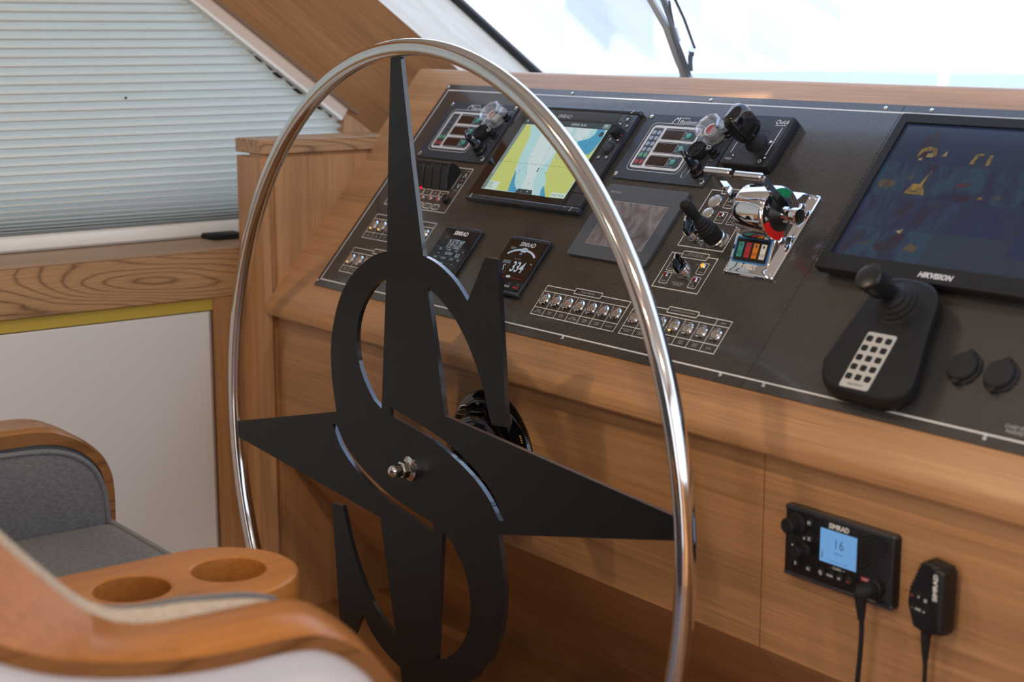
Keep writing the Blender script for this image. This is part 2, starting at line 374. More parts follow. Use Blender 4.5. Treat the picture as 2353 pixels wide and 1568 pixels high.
# ------------------------------------------------------------------ blind
bl = thing('pleated_blind', 'pale pleated blind drawn down over the slanting side window', 'blind', Matrix.Translation((-.295, -.9, .739)))
inv = Matrix.Translation((.295, .9, -.739))
def yedge(z): return min(.357, -.001+(1.223-z)*1.43)
zs = [.766]; k = 0
while zs[-1] < 1.955: zs.append(zs[-1]+(.0032+.0054*min(1, max(0, k-8)/16))); k += 1
b = MB(1.0); rows = []; k_ = lambda i: max(0, i-8)/16
for i, z in enumerate(zs):
    am = .0125+.004*max(0, 1-k_(i)); x = -.295+(am if i % 2 else -am)
    ye = yedge(z); rows.append([(x, -3.3+(ye+3.3)*t, z+(.004*math.sin(t*5) if i > 4 else 0)) for t in [j/12 for j in range(13)]])
b.rings(rows, False, False, False, inv).obj('pleats', fabric, bl, smooth=0)
prof = [(-.306, .741), (-.276, .741), (-.271, .746), (-.270, .757), (-.274, .768), (-.284, .773), (-.306, .773)]
MB(1.0).rings([[(x, y, z) for x, z in prof] for y in (-3.3, .349)], M=inv).obj('bottom_rail', white_plastic, bl)
dw = Vector((0, -.583, -.812))
def rail(x0, x1, s0, s1, t0=-1.34, t1=.425):
    c = Vector((0, .0, 1.2235)); q = []
    for t in (t0, t1):
        q.append([Vector((x, 0, 0))+c+DP*t+NG*s for x, s in ((x0, s0), (x1, s0), (x1, s1), (x0, s1))])
    return q
MB(1.0).rings(rail(-.31, -.268, .0, .024), M=inv).obj('head_rail', mat('rail_beige', (.62, .50, .40), .4), bl)
MB(1.0).rings(rail(-.312, -.266, -.006, .0), M=inv).obj('head_rail_lip', white_plastic, bl, label='bright white lip along the head rail')
wv = [Vector((-.289, 0, 1.2235))+DP*(.16+.014*i)-NG*(.006+.0075*abs(math.sin(i*.75))*min(1, i/4)) for i in range(19)]
tp = [Vector((-.289, 0, 1.2235))+DP*(.16+.014*i)-NG*.004 for i in range(19)]
MB(1.0).add(wv+tp, [(i, i+1, i+20, i+19) for i in range(18)], inv).obj('dark_gap_strip', gasket, bl)  # black wavy strip standing in for the dark gap between blind and rail
MB(1.0).lathe([(.0026, 0), (.0026, .002)], seg=8, M=inv @ Matrix.Translation((-.288, -.146, 1.03)) @ Matrix.Rotation(R(90), 4, 'Y')).obj('cord_hole', gasket, bl)
struct(W1().rings(rail(-.30, -.262, .024, .044, -1.34, .45)).obj('trim_5', mat('brown_bead', (.20, .11, .055), .5)))
blk_pad = W1().rr(-.283, -.215, .0, .075, .01, [(.7395, .002), (.741, 0), (.748, 0), (.750, .003)], 3).obj('stop_block', blk_matt)
tag(blk_pad, 'small flat black block on the sill against the wooden cabinet', 'block')

# ------------------------------------------------------------------ cabinet at the port end of the console
cab = thing('side_cabinet', 'tall oak side cabinet with a thick overhanging cap', 'cabinet', Matrix.Translation((-.055, .2, 0)))
ci = Matrix.Translation((.055, -.2, 0))
MB(1.0).box(-.1150, 0, 0, .0225, 0, .921, .0015, ci).obj('post', oak_z, cab)
MB(1.0).box(-.02, 0, .0255, .34, 0, .921, .0, ci).obj('side_panel', oak_z, cab)
MB(1.0).box(-.06, -.006, .004, .30, 0, .929, .0, ci).obj('carcass', oak_z, cab)
MB(1.0).box(-.1145, .003, -.002, .30, .928, .955, .002, ci).obj('cap', oak_fig, cab)

# ------------------------------------------------------------------ helm console
con = thing('helm_console', 'long sloping oak helm console with vertical front and slanted foot space', 'console', Matrix.Translation((1.5, .2, 0)))
ki = Matrix.Translation((-1.5, -.2, 0))
def prof_pt(v, h): p = NOSE+D*v*.001+NN*h*.001; return (p.y, p.z, v)
pts = []
ztop = prof_pt(584, -3)
pr = [(.0, .617, 0), (-.0015, .620, 0), (-.0015, .632, 0), (.0005, .6385, 0), (.004, .6435, 0), prof_pt(8, -3), prof_pt(577, -3), prof_pt(582, -4), prof_pt(586, -6.5), prof_pt(589, -10.5)]
pr += [(.402, 1.0835, 584), (.407, 1.078, 584), (.408, 1.06, 584), (.408, .84, 584), (.36, .84, 584), (.03, .617, 0)]
def xl(v): return -.0225*v/584
MB(1.0).rings([[(xl(v), y, z) for y, z, v in pr], [(3.3, y, z) for y, z, v in pr]], M=ki).obj('top_board', oak_x, con, smooth=24)
for a, c in ((.001, 1.3112), (1.3132, 1.7285), (1.7305, 3.3)):
    MB(1.0).box(a, c, .023, .043, .3385, .618, 0, ki).obj('front_panel', oak_x, con)
dv = Vector((0, .279, -.337)).normalized(); nv = Vector((0, -dv.z, dv.y))
for a, c in ((.001, .5522), (.5538, 1.3112), (1.3132, 3.3)):
    s0 = Vector((0, .023, .338)); s1 = Vector((0, .302, .0005)); off = Vector((0, .02, .014))
    MB(1.0).rings([[(x, p.y, p.z) for p in (s0, s1, s1+off, s0+off)] for x in (a, c)], M=ki).obj('foot_panel', oak_x, con)
MB(1.0).rings([[(x, y, z) for y, z in ((.045, .345), (.325, .006), (.39, .006), (.39, .84), (.30, .84), (.10, .64), (.062, .6))] for x in (.004, 3.28)], M=ki).obj('back_carcass', blk_matt, con)
hl = MB(1.0).rings([[(x, y, z) for y, z in ((.3015, .0008), (.3055, .0008), (.0262, .3383), (.0222, .3383))] for x in (.5521, .5539)], M=ki)
hl.obj('joint_strip', mat('pale_joint', (.42, .30, .19), .5), con)

# ------------------------------------------------------------------ steering wheel
cw = Vector((.700, -.128, .481)); g, wy = R(.89), R(-2.747)
wn = Vector((math.sin(wy)*math.cos(g), -math.cos(wy)*math.cos(g), math.sin(g))); wa = Vector((math.cos(wy), math.sin(wy), 0)); wb = wn.cross(wa)
if wb.z < 0: wb = -wb
whl = thing('steering_wheel', 'large ship steering wheel with polished steel rim and black compass-star plate', 'steering wheel', frame(cw, wa, wb, wn))
b = MB(); b.tube([(656*math.cos(2*math.pi*i/160), 656*math.sin(2*math.pi*i/160), 0) for i in range(160)], 14.2, 24, True).obj('rim', stainless, whl, smooth=60)
def sm(pts, n=4): return [(p.x, p.y) for p in catmull([(x, y, 0) for x, y in pts], n)]
larc = sm([(-246, 44), (-259, 91), (-264, 129), (-262, 166), (-250, 206), (-229, 245), (-198, 279), (-157, 307), (-118, 326), (-75, 338)])
half = larc+[(-71, 487), (-63, 646), (-35, 648), (-2, 491), (34, 343)]+sm([(37, 343), (69, 337), (99, 327), (128, 313), (159, 290)])
half += [(204, 360), (235, 361), (264, 121), (226, 117)]+sm([(219, 130), (209, 153), (198, 175), (177, 206), (155, 232), (127, 257), (96, 276), (70, 288), (47, 296)])
half += [(98, 105), (645, 82), (647, 53)]
outline = half+[(-x, -y) for x, y in half]
holeL = [(-78, 292), (-93, 79)]+sm([(-117, 88), (-140, 107), (-161, 132), (-172, 160), (-174, 190), (-168, 214), (-153, 240), (-128, 266), (-104, 283)])
slot = [(-66, 87), (-67, 74)]+sm([(-55, 72), (-6, 68), (55, 61), (103, 51), (148, 38), (191, 21), (223, 1), (247, -22)])+[(260, -20)]+sm([(234, 12), (208, 28), (171, 45), (141, 55), (108, 64), (62, 72), (3, 80), (-50, 86)])
rot = lambda l: [(-x, -y) for x, y in l]
b = MB().poly(outline, -2.5, 5, [holeL, rot(holeL), slot, rot(slot)])
b.obj('star_plate', satin_black, whl, smooth=20, mats=[edge_metal], fm=lambda p: 1 if abs(p.normal.z) < .5 else 0)
b = MB().lathe([(0, 5), (20, 5), (20, 9), (14, 13.5), (12, 14)], seg=32).obj('washer', stainless, whl)
hx = MB().lathe([(0, 14), (13.2, 14), (14.2, 15), (14.2, 23), (12.5, 25), (9, 25)], seg=6).obj('hex_nut', stainless, whl, smooth=20)
MB().lathe([(10, 24)]+[(10.5, 26), (10.5, 36)]+[(10.5*math.cos(R(t)), 36+10.5*math.sin(R(t))) for t in range(10, 91, 10)], seg=24).obj('dome_cap', stainless, whl)
MB().lathe([(0, -5), (22, -5), (22, -24), (14, -26), (14, -52), (0, -52)], seg=28).obj('hub', blk_gloss, whl)
# helm pump behind it
pmp = thing('helm_pump', 'black hydraulic helm pump with brass filler cap behind the wheel', 'helm pump', on_face(707, 478))
MB().lathe([(0, .2), (110, .2), (111, 4), (109, 9), (103, 11), (80, 12), (76, 15), (75, 34), (70, 46), (56, 56), (34, 62), (24, 66), (22, 88), (14, 88), (14, 97.5), (0, 97.5)], seg=64).obj('body', blk_gloss, pmp)
MB().lathe([(11, 0), (14.5, 1), (14.5, 13), (13, 14.5), (0, 14.5)], seg=28, M=Matrix.Translation((-42, 55, 27)) @ Matrix.Rotation(R(-90), 4, 'X')).obj('filler_cap', brass, pmp)
MB().tube([(22, 70, 20), (20, 82, 20), (8, 90, 22), (-8, 88, 24), (-24, 83, 26), (-32, 80, 27)], [14, 14, 12, 11, 8, 6.5], 14).obj('vent_elbow', blk_gloss, pmp)
MB().tube([(-30, 81, 27), (-44, 77, 28)], [6, 6], 14).lathe([(6*math.cos(R(t)), 6*math.sin(R(t))) for t in (-60, -30, 0, 30, 60, 90)], (-46, 76, 28), 14).obj('nipple', chrome, pmp)
for i, (rr_, aa) in enumerate(((102, 31), (102, 29), (102, 27), (102, 25), (102, 19), (102, 16))):
    t = R(aa); MB().box(rr_*math.cos(t)-1.4, rr_*math.cos(t)+1.4, rr_*math.sin(t)-.9, rr_*math.sin(t)+.9, 9, 12.2).obj('gold_mark', gold, pmp)

# ------------------------------------------------------------------ helm bench
bn = thing('helm_bench', 'two-place grey upholstered helm bench with varnished teak arms and cup holder board', 'bench', Matrix.Translation((1.05, -.95, -.25)))
bi = Matrix.Translation((-1.05, .95, .25))
MB(1.0).rr(.60, 1.50, -1.30, -.68, .05, [(-.25, 0), (.335, 0), (.34, .004)], 4, bi).obj('base_shell', white_gloss, bn)
MB(1.0).rr(.665, 1.438, -1.25, -.617, .018, [(.335, .012), (.345, 0), (.465, 0), (.476, .006), (.480, .014)], 3, bi).obj('seat_cushion', grey_cloth, bn)
MB(1.0).tube([bi @ Vector(p) for p in ((.668, -.622, .4775), (1.43, -.622, .4775))], .0042, 8).obj('piping', grey_pipe, bn)
# far arm: bent teak hoop around an upholstered panel
arm = [(-1.30, .640), (-1.0, .634), (-.771, .629), (-.711, .626), (-.680, .616), (-.651, .599), (-.627, .576), (-.615, .554), (-.609, .528), (-.609, .477), (-.612, .30)]
inn = [(-1.30, .616), (-1.0, .610), (-.772, .605), (-.712, .603), (-.676, .594), (-.652, .579), (-.634, .558), (-.626, .535), (-.622, .509), (-.621, .484), (-.624, .30)]
arm = sm(arm, 4); inn = sm(inn, 4)
rs = []
for (y, z), (y2, z2) in zip(arm, inn):
    rs.append([(.59, y, z), (.652, y, z), (.660, y*.75+y2*.25, z*.75+z2*.25), (.660, y2, z2), (.59, y2, z2)])
MB(1.0).rings(rs, M=bi).obj('arm_hoop', teak_shaded, bn)
pad = [(-1.30, .606), (-1.0, .600), (-.773, .596), (-.713, .593), (-.682, .586), (-.657, .573), (-.638, .553), (-.628, .528), (-.624, .505), (-.622, .470), (-1.30, .470)]
MB(1.0).poly([(y, z) for y, z in inn[:-2]]+[(-.62, .40), (-1.3, .40)], .60, .652, M=bi @ Matrix(((0, 0, 1, 0), (1, 0, 0, 0), (0, 1, 0, 0), (0, 0, 0, 1)))).obj('arm_panel_back', grey_pipe, bn)
mid = [(-1.28, .53)]
def inset(l, k):
    cx, cy = -.80, .50
    return [(x-k*(1 if x > cx else -1), y-k*(1 if y > cy else -.2)) for x, y in l]
pz = sm(pad[:-2], 4)+[(-.622, .44), (-1.30, .44)]
MT = bi @ Matrix(((0, 0, 1, 0), (1, 0, 0, 0), (0, 1, 0, 0), (0, 0, 0, 1)))
MB(1.0).rings([[(y, z, x) for y, z in inset(pz, k)] for x, k in ((.60, 0), (.655, .0), (.661, .0035), (.664, .010))], M=MT).obj('arm_pad', grey_cloth, bn, smooth=60)
MB(1.0).tube([MT @ Vector((y, z, .659)) for y, z in inset(sm(pad[:-1], 4), .0005)], .0045, 8).obj('arm_piping', grey_pipe, bn)
# cup holder board between the two places
cyl = [(1.0575, -.6595)]
out_b = [(.955, -1.20), (1.160, -1.20)]+[(1.0575+.1025*math.cos(R(t)), -.6595+.1025*math.sin(R(t))) for t in range(0, 181, 9)]
h1 = circ(1.057, -.639, .045, 40); h2 = circ(1.050, -.762, .045, 40)
s_ = lambda l, k: [(1.0575+(x-1.0575)*k, y) if y > -1.1 else (x, y) for x, y in l]
def boardlayer(o_, hr):
    return [out_b if not o_ else [(1.0575+(x-1.0575)*(1-o_/.1025), y-(o_ if y > -.66 else 0)*max(0, (y+.6595)/.1025)) for x, y in out_b], circ(1.057, -.639, hr, 40), circ(1.050, -.762, hr, 40)]
bd = MB(1.0); ly = [(.470, .003, .0445), (.473, 0, .0445), (.512, 0, .0445), (.5165, .0018, .0455), (.518, .0055, .0485)]
L_ = [boardlayer(o_, hr) for z, o_, hr in ly]
for li in range(3): bd.rings([[(x, y, ly[i][0]) for x, y in L_[i][li]] for i in range(len(ly))], False, False, M=bi)
for i in (0, len(ly)-1): bd.poly(L_[i][0], ly[i][0], ly[i][0], [L_[i][1], L_[i][2]], M=bi, sides=False)
bd.obj('cup_holder_board', teak, bn, smooth=40)
for (cx_, cy_) in ((1.057, -.639), (1.050, -.762)):
    MB(1.0).lathe([(.0447, .50), (.0447, .402), (.046, .400), (.046, .50)], (cx_, cy_, 0), 40, M=bi, caps=False).obj('cup_well', teak, bn)
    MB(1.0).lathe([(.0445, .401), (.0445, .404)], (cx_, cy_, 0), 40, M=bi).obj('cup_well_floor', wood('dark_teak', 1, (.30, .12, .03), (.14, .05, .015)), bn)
MB(1.0).rr(.99, 1.125, -1.19, -.83, .05, [(.334, 0), (.4705, 0)], 6, bi).obj('board_support', teak, bn)
# near arm: swept teak rail on a white shell, padded inside
farp = [(-1.20, .95), (-1.13, .83), (-1.049, .731), (-1.021, .699), (-.991, .667), (-.968, .649), (-.944, .637), (-.911, .630), (-.877, .628), (-.842, .627), (-.805, .626), (-.777, .622), (-.758, .616), (-.739, .604), (-.710, .580), (-.693, .560), (-.679, .540), (-.671, .515), (-.667, .45), (-.667, .30)]
nearp = [(-1.26, .84), (-1.18, .745), (-1.10, .689), (-1.068, .669), (-1.035, .653), (-1.005, .643), (-.975, .635), (-.935, .627), (-.898, .622), (-.858, .620), (-.820, .6195), (-.786, .615), (-.766, .607), (-.746, .595), (-.722, .574), (-.706, .553), (-.692, .532), (-.684, .508), (-.680, .45), (-.680, .30)]
F = sm(farp, 3); Nn = sm(nearp, 3); rs = []
for i, ((y, z), (y2, z2)) in enumerate(zip(F, Nn)):
    j = min(i+1, len(F)-1); k = max(i-1, 0); ty, tz = Nn[j][0]-Nn[k][0], Nn[j][1]-Nn[k][1]; l = math.hypot(ty, tz); ny, nz = tz/l, -ty/l
    t = .018
    rs.append([(1.440, y+ny*.004, z+nz*.004), (1.446, y, z), (1.514, y2, z2), (1.520, y2+ny*.004, z2+nz*.004), (1.520, y2+ny*t, z2+nz*t), (1.44, y+ny*t, z+nz*t)])
MB(1.0).rings(rs, M=bi).obj('arm_rail', teak, bn, smooth=50, mats=[teak_shaded], fm=lambda p: 1 if p.normal.x > .8 else 0)
sh = [(y, z-.012) for y, z in Nn]
shell = [(y-(.008 if z < .58 else .0), z) for y, z in sh if True]
poly_ = shell+[(-.70, -.10), (-1.26, -.10)]
MB(1.0).poly(poly_, 1.452, 1.512, M=MT).obj('arm_shell', white_gloss, bn)
MB(1.0).tube([bi @ Vector((1.422, y-.004, z-.014-.012*max(0, (i_-22)/10))) for i_, (y, z) in enumerate(F[3:36])], [.021-.006*max(0, (i_-18)/14) for i_ in range(33)], 12).obj('arm_inner_pad', beige_cloth, bn, smooth=60)
MB(1.0).tube([bi @ Vector((1.408, y-.004, z+.003-.014*max(0, (i_-22)/10))) for i_, (y, z) in enumerate(F[3:36])], .004, 8).obj('arm_inner_piping', grey_pipe, bn)
MB(1.0).rr(.60, 1.50, -1.36, -1.24, .05, [(.30, 0), (1.0, 0), (1.02, .02)], 4, bi).obj('backrest', grey_cloth, bn)

# ================================================================== INSTRUMENT PANEL (mm, on the slope)
pan = thing('switchboard', 'dark carbon-weave switch panel with white printed borders and steel push buttons', 'control panel', on_panel(0, 0))
MB().box(119, 1249.3, 56, 544, -3, 0).obj('plate', carbon, pan)
MB().box(1250.3, 3150, 56, 544, -3, 0).obj('plate', carbon, pan)
MB().strip([(3120, 530), (130, 530), (129.5, 71), (3120, 71)], 2.6, 0).obj('border_line', print_white, pan)
def make_screw(r=3.4):
    return MB().lathe([(r, 0), (r, .8), (r*.75, 1.6), (r*.35, 1.9), (0, 1.9)], seg=14)
scr0 = None
for u, v in ((123.5, 537), (123, 67), (508, 536), (860, 536), (1218, 537), (1300, 537), (1204, 66.5), (1286, 66.5), (860, 66), (508, 66), (1640, 66), (1640, 537)):
    if scr0 is None: scr0 = make_screw().obj('screw', stainless, pan); scr0.location = (u*.001, v*.001, 0)
    else: c = scr0.copy(); COL.objects.link(c); c.parent = pan; c.location = (u*.001, v*.001, 0)
# push buttons: ring, then cap and groove as sub-parts
def make_button():
    r = MB().lathe([(11.2, 0), (11.2, 1.6), (9.6, 3.6), (8.2, 3.8), (8.0, 2.4), (0, 2.4)], seg=32).obj('push_button', stainless, pan)
    MB().lathe([(8.0, 2.35), (8.0, 2.6), (7.2, 2.6)], seg=28).obj('groove', blk, r)
    MB().lathe([(7.2, 2.0), (7.2, 3.5), (6.6, 3.9), (3, 3.7), (0, 3.6)], seg=28).obj('cap', steel, r)
    return r
bt0 = make_button(); first = [True]
def button(u, v, lit=False):
    if first[0]: o = bt0; first[0] = False
    else: o = copy_tree(bt0, None, pan)
    o.location = (u*.001, v*.001, 0)
    if lit: d = MB().lathe([(1.6, 2.6), (1.6, 4.0), (0, 4.3)], (-1.0, -8.8, 0), 10).obj('lit_dot', spark_amber, o)
    return o
def caption(s, x, y, size=3.2, m=print_grey, **k): return text(pan, s, x, y, .16, size, m, 'caption', **k)
def switch_row(u0, v0, n, pitch, first_c, title, tab, labels, lit=(), extra=None):
    v1, hi, lo = v0+55, v0+44.5, v0+13.8; u1 = u0+pitch*n+.3; L = MB()
    if tab: L.strip([(tab[0], v1), (u0, v1), (u0, v0), (u1, v0), (u1, v1), (tab[1], v1)], 1.5, 0)
    else: L.strip([(u0, v1), (u0, v0), (u1, v0), (u1, v1)], 1.5, 0, True)
    L.strip([(u0, hi), (u1, hi)], 1.3, 0); L.strip([(u0, lo), (u1, lo)], 1.3, 0)
    for i in range(1, n): L.strip([(u0+pitch*i, v0), (u0+pitch*i, hi)], 1.1, 0)
    if extra: L.strip([(u1-pitch, hi), (u1-pitch, v1)], 1.2, 0)
    if tab: L.strip(rrect(tab[0], tab[1], v1-5, v1+5, 1.5, 2), 1.5, 0, True); caption(title, (tab[0]+tab[1])/2, v1, 4.2 if len(title) < 18 else 3.7)
    L.obj('printed_frame', print_white, pan)
    for i in range(n):
        button(first_c+pitch*i, v0+29.5, i in lit)
        if labels[i]: caption(labels[i], u0+pitch*(i+.5), v0+6.9, 3.6)
    if extra: caption(extra, u1-pitch/2, v0+49.7, 3.6)
switch_row(755, 95.5, 7, 28.7, 768.6, 'WIPER CONTROL', (824, 887.5), ['WIPER\nPORT SLOW', 'WIPER\nFAST', 'WIPER\nAUTO', 'WIPER\nSTBD SLOW', 'WIPER\nFAST', 'WIPER\nAUTO', 'WASHING'])
switch_row(969, 95.5, 7, 28.8, 982.5, 'NAVIGATION LIGHT CONTROL', (1038.5, 1101.5), ['NAVIGATION\nLIGHTS', 'ANCHOR\nLIGHT', 'TOP\nLIGHT', 'MAST\nLIGHT', 'DECK\nLIGHT', 'FLASH\nLIGHT', 'HORN'], lit=(3,), extra='HORN')
switch_row(171, 174.5, 7, 28.2, 184.5, '', None, ['FAN\nBREAKER', 'AIR\nBREAKER', 'PUMP\nSEA', 'FAN\nPORT', 'FAN\nSTBD', 'PUMP\nAFT', 'PUMP\nFORE'], lit=(0, 1))
switch_row(170, 95.5, 7, 28.6, 183, 'NIGHT LIGHTS', (237, 300), ['BRIDGE\nLIGHTS', 'COURTESY\nLIGHTS', 'DECK\nLIGHTS', 'AFT\nLIGHTS', 'SIDE\nLIGHTS', 'MAST\nLIGHTS', 'HULL\nLIGHTS'], lit=(0,))
# bilge pump group with rocker levers
L = MB(); L.strip([(240, 353.5), (170, 353.5), (170, 253.8), (370.5, 253.8), (370.5, 353.5), (298, 353.5)], 1.6, 0); L.strip(rrect(240, 298, 351.5, 358.8, 1.2, 2), 1.4, 0, True)
for i in range(6):
    x = 320-26*i; L.strip(rrect(x, x+23, 286, 299, 2, 2), 1.5, 0, True); L.strip(rrect(x+(1 if i else 2), x+22, 258.5, 268.5, 2.2, 2), 1.7, 0, True)
    caption(('ENGINE\nROOM', 'CREW\nCABIN', 'FORE\nPEAK', 'AFT\nPEAK', 'MID\nBILGE', 'SHAFT\nBILGE')[i], x+11.5, 292.5, 3.4); caption('RESET' if i == 0 else 'ALARM', x+11.5, 263.5, 4)
L.strip([(355, 333), (359.5, 342), (364, 333)], 1.4, 0); L.strip([(355, 319), (359.5, 310), (364, 319)], 1.4, 0); L.strip([(345, 306), (345, 341)], 1.1, 0)
L.obj('printed_frame', print_white, pan)
caption('BILGE PUMP CONTROL', 269, 355.2, 3.6); caption('AUTO', 361, 347.5, 4); caption('OFF', 359, 326, 4); caption('HAND', 358, 304, 4)
def make_rocker():
    pr = [(0, 0), (46, 0), (48, 12), (46, 24), (42, 28), (33, 27), (23, 21), (10, 12), (0, 5)]
    ps = sm(pr[:3], 1)+sm(pr[2:], 3)[1:]
    o = MB().rings([[(x+dx, y*(1 if 0 else 1), max(0, z-dz)) for y, z in ps] for x, dx, dz in ((0, 0, 1.2), (0, 1.2, 0), (22, 0, 0), (22, 1.2, 1.2))]).obj('rocker_lever', blk, pan)
    q = MB()
    for r in range(2):
        for c in range(8): q.box(3+c*2.3, 4.4+c*2.3, 34.5+r*4, 35.9+r*4, 25.5, 28.2+r*.5)
    q.obj('grip_ribs', rubber, o, kind='stuff'); return o
rk0 = make_rocker(); rk0.location = (.3155, .301, 0)
for i in range(1, 6):
    c = copy_tree(rk0, None, pan); c.location = ((315.5-26*i)*.001, .301, 0)
MB().lathe([(2.0, 0), (2.0, 2), (0, 3)], (252, 300, 0), 10).obj('spark_lamp', spark_red, pan)
def lamp(u, v, lens, r=4.6, bez=chrome):
    o = MB().lathe([(r, 0), (r, 1.5), (r*.72, 3.2), (r*.6, 2.6), (0, 2.6)], (u, v, 0), 20).obj('indicator_lamp', bez, pan)
    MB().lathe([(r*.6, 2.4), (r*.58, 4.0), (r*.42, 5.4), (r*.2, 6), (0, 6.1)], (u, v, 0), 16).obj('lens', lens, o); return o
for i in range(5): lamp(327-24.6*i, 279.5, lens_redlit, 4.4, steel)
MB().lathe([(8.5, 0), (8.5, 7), (7.6, 8.5), (6.6, 8.5), (6.4, 7.6), (0, 7.6)], (354, 281, 0), 24).obj('reset_knob', blk, pan)
MB().lathe([(7.5, 8.5), (7.7, 8.9), (6.6, 8.9), (6.5, 8.5)], (354, 281, 0), 24, caps=False).obj('reset_knob_ring', brass, pan)
# horizon-trim group A (joystick) and group B (interrupt control): printed frames
L = MB(); L.strip([(1004, 366), (981, 366), (980, 260.5), (1075.5, 260.5), (1075.5, 366), (1052, 366)], 1.6, 0); L.strip(rrect(1004, 1052, 361, 371, 1.5, 2), 1.5, 0, True)
for x, y in ((1023.5, 336), (1023, 308.5), (1049, 308)): L.strip(rrect(x, x+18.5, y, y+20, 2, 2), 1.1, 0, True)
for i in range(3): L.strip([(1063+i*3, 292-i*1), (1067.5+i*2.2, 287-i*2), (1067+i*2.2, 280-i*3), (1061+i*2, 272-i*2)], .9, 0)
L.strip([(1019, 273), (1024, 275)], 1.1, 0); L.strip([(1026, 272), (1022, 278)], 1.1, 0)
L.obj('printed_frame', print_white, pan)
caption('HYDRAULIC', 1028, 366, 4); caption('LIFT', 1003, 331.5, 3.6); caption('POWER', 1033, 341, 3.6); caption('BOW UP', 1032.5, 313.5, 3.6); caption('BOW\nDOWN', 1058, 313, 3.2); caption('POSITION', 1046, 266.5, 3.8); caption('STBD', 1066, 270, 3.4); caption('PORT', 1026, 269, 3.4)
lamp(1032, 350, lens_green); lamp(1032, 322.5, lens_red); lamp(1058, 322, lens_red)
L = MB(); L.strip([(1000.5, 247), (978, 247), (978, 184), (1075.5, 184), (1075.5, 247), (1054.5, 247)], 1.6, 0); L.strip(rrect(1000.5, 1054.5, 241, 252.5, 1.5, 2), 1.5, 0, True)
for x, y in ((986.5, 215), (986.5, 192), (1048.5, 216.5), (1048.5, 191.5)): L.strip(rrect(x, x+17, y, y+20, 2, 2), 1.1, 0, True)
L.obj('printed_frame', print_white, pan)
caption('ELECTRO HYDRAULIC\nPOWER PACK INTERRUPT CONTROL', 1027.5, 246.7, 3.2); caption('ON', 1042, 232, 3.4); caption('ELECTRIC PACK\nINTERRUPT', 1027, 194.5, 3.6)
for x, y, s in ((995, 219, 'READY'), (995, 196, 'FAULT'), (1057, 220.5, 'RUN'), (1057, 195.5, 'OIL\nALARM')): caption(s, x, y, 3.4)
lamp(994, 229, lens_green); lamp(993.5, 206.5, lens_red); lamp(1057, 230.5, lens_amber); lamp(1057, 205.5, lens_red)
def flat_push(u, v, r):
    return MB().lathe([(r, 0), (r, 2.2), (r*.92, 3.2), (r*.8, 3.4), (r*.3, 3.9), (0, 4)], (u, v, 0), 30).obj('flat_push_switch', steel, pan)
flat_push(1003, 344.5, 12.5); flat_push(1003, 322, 10.5)
def rotary(u, v, a):
    o = MB().lathe([(13, 0), (13, 14), (12, 16), (9.5, 16), (9.5, 13), (0, 13)], (u, v, 0), 36).obj('rotary_switch', chrome, pan, label='chrome collar with black turning handle')
    M = Matrix.Translation((u, v, 0)) @ Matrix.Rotation(a, 4, 'Z')
    MB().rings([[(-3.2, -11, 13), (3.2, -11, 13), (3.6, 0, 13), (3.2, 14, 13), (-3.2, 14, 13), (-3.6, 0, 13)], [(-2.6, -10, 27), (2.6, -10, 27), (2.8, 0, 29), (2.4, 14, 30), (-2.4, 14, 30), (-2.8, 0, 29)], [(-1.6, -8, 29), (1.6, -8, 29), (1.8, 0, 31), (1.5, 12, 32.5), (-1.5, 12, 32.5), (-1.8, 0, 31)]], M=M).lathe([(9.3, 12.5), (9.3, 15.5), (8, 17), (0, 17)], (u, v, 0), 28).obj('handle', blk_gloss, o)
    MB().box(-.8, .8, 4, 13.5, 30.4, 32.9, 0, M).obj('pointer', print_light, o); return o
rotary(1004, 281, R(22)); rotary(1029, 215, R(24))
# rubber-booted joystick
jb = MB().lathe([(16, 0), (16.5, 2.5), (15, 4), (0, 4)], (1048, 280, 0), 36).obj('joystick', steel, pan, label='black rubber-booted joystick on a steel collar')
MB().lathe([(14.6, 3), (14.6, 26), (12.5, 28), (14, 31), (11.5, 34), (12.4, 37), (10, 40), (10.6, 43), (8.4, 46), (9, 48), (6.6, 51), (6.2, 54)], (1048, 280, 0), 36).obj('boot', rubber, jb)
MB().tube([(1048, 280, 50), (1046, 281.5, 60), (1044, 283, 70), (1042, 284.5, 80)], [6.6, 8.3, 9.2, 9.4], 22).lathe([(9.4, 0), (8.6, 3), (6, 5.2), (0, 6)], (1041.8, 284.6, 79.5), 22).obj('grip', blk_matt, jb)
caption('CHIEF ENGINEERING\nMARINE ELECTRIC', 1690, 84, 7)

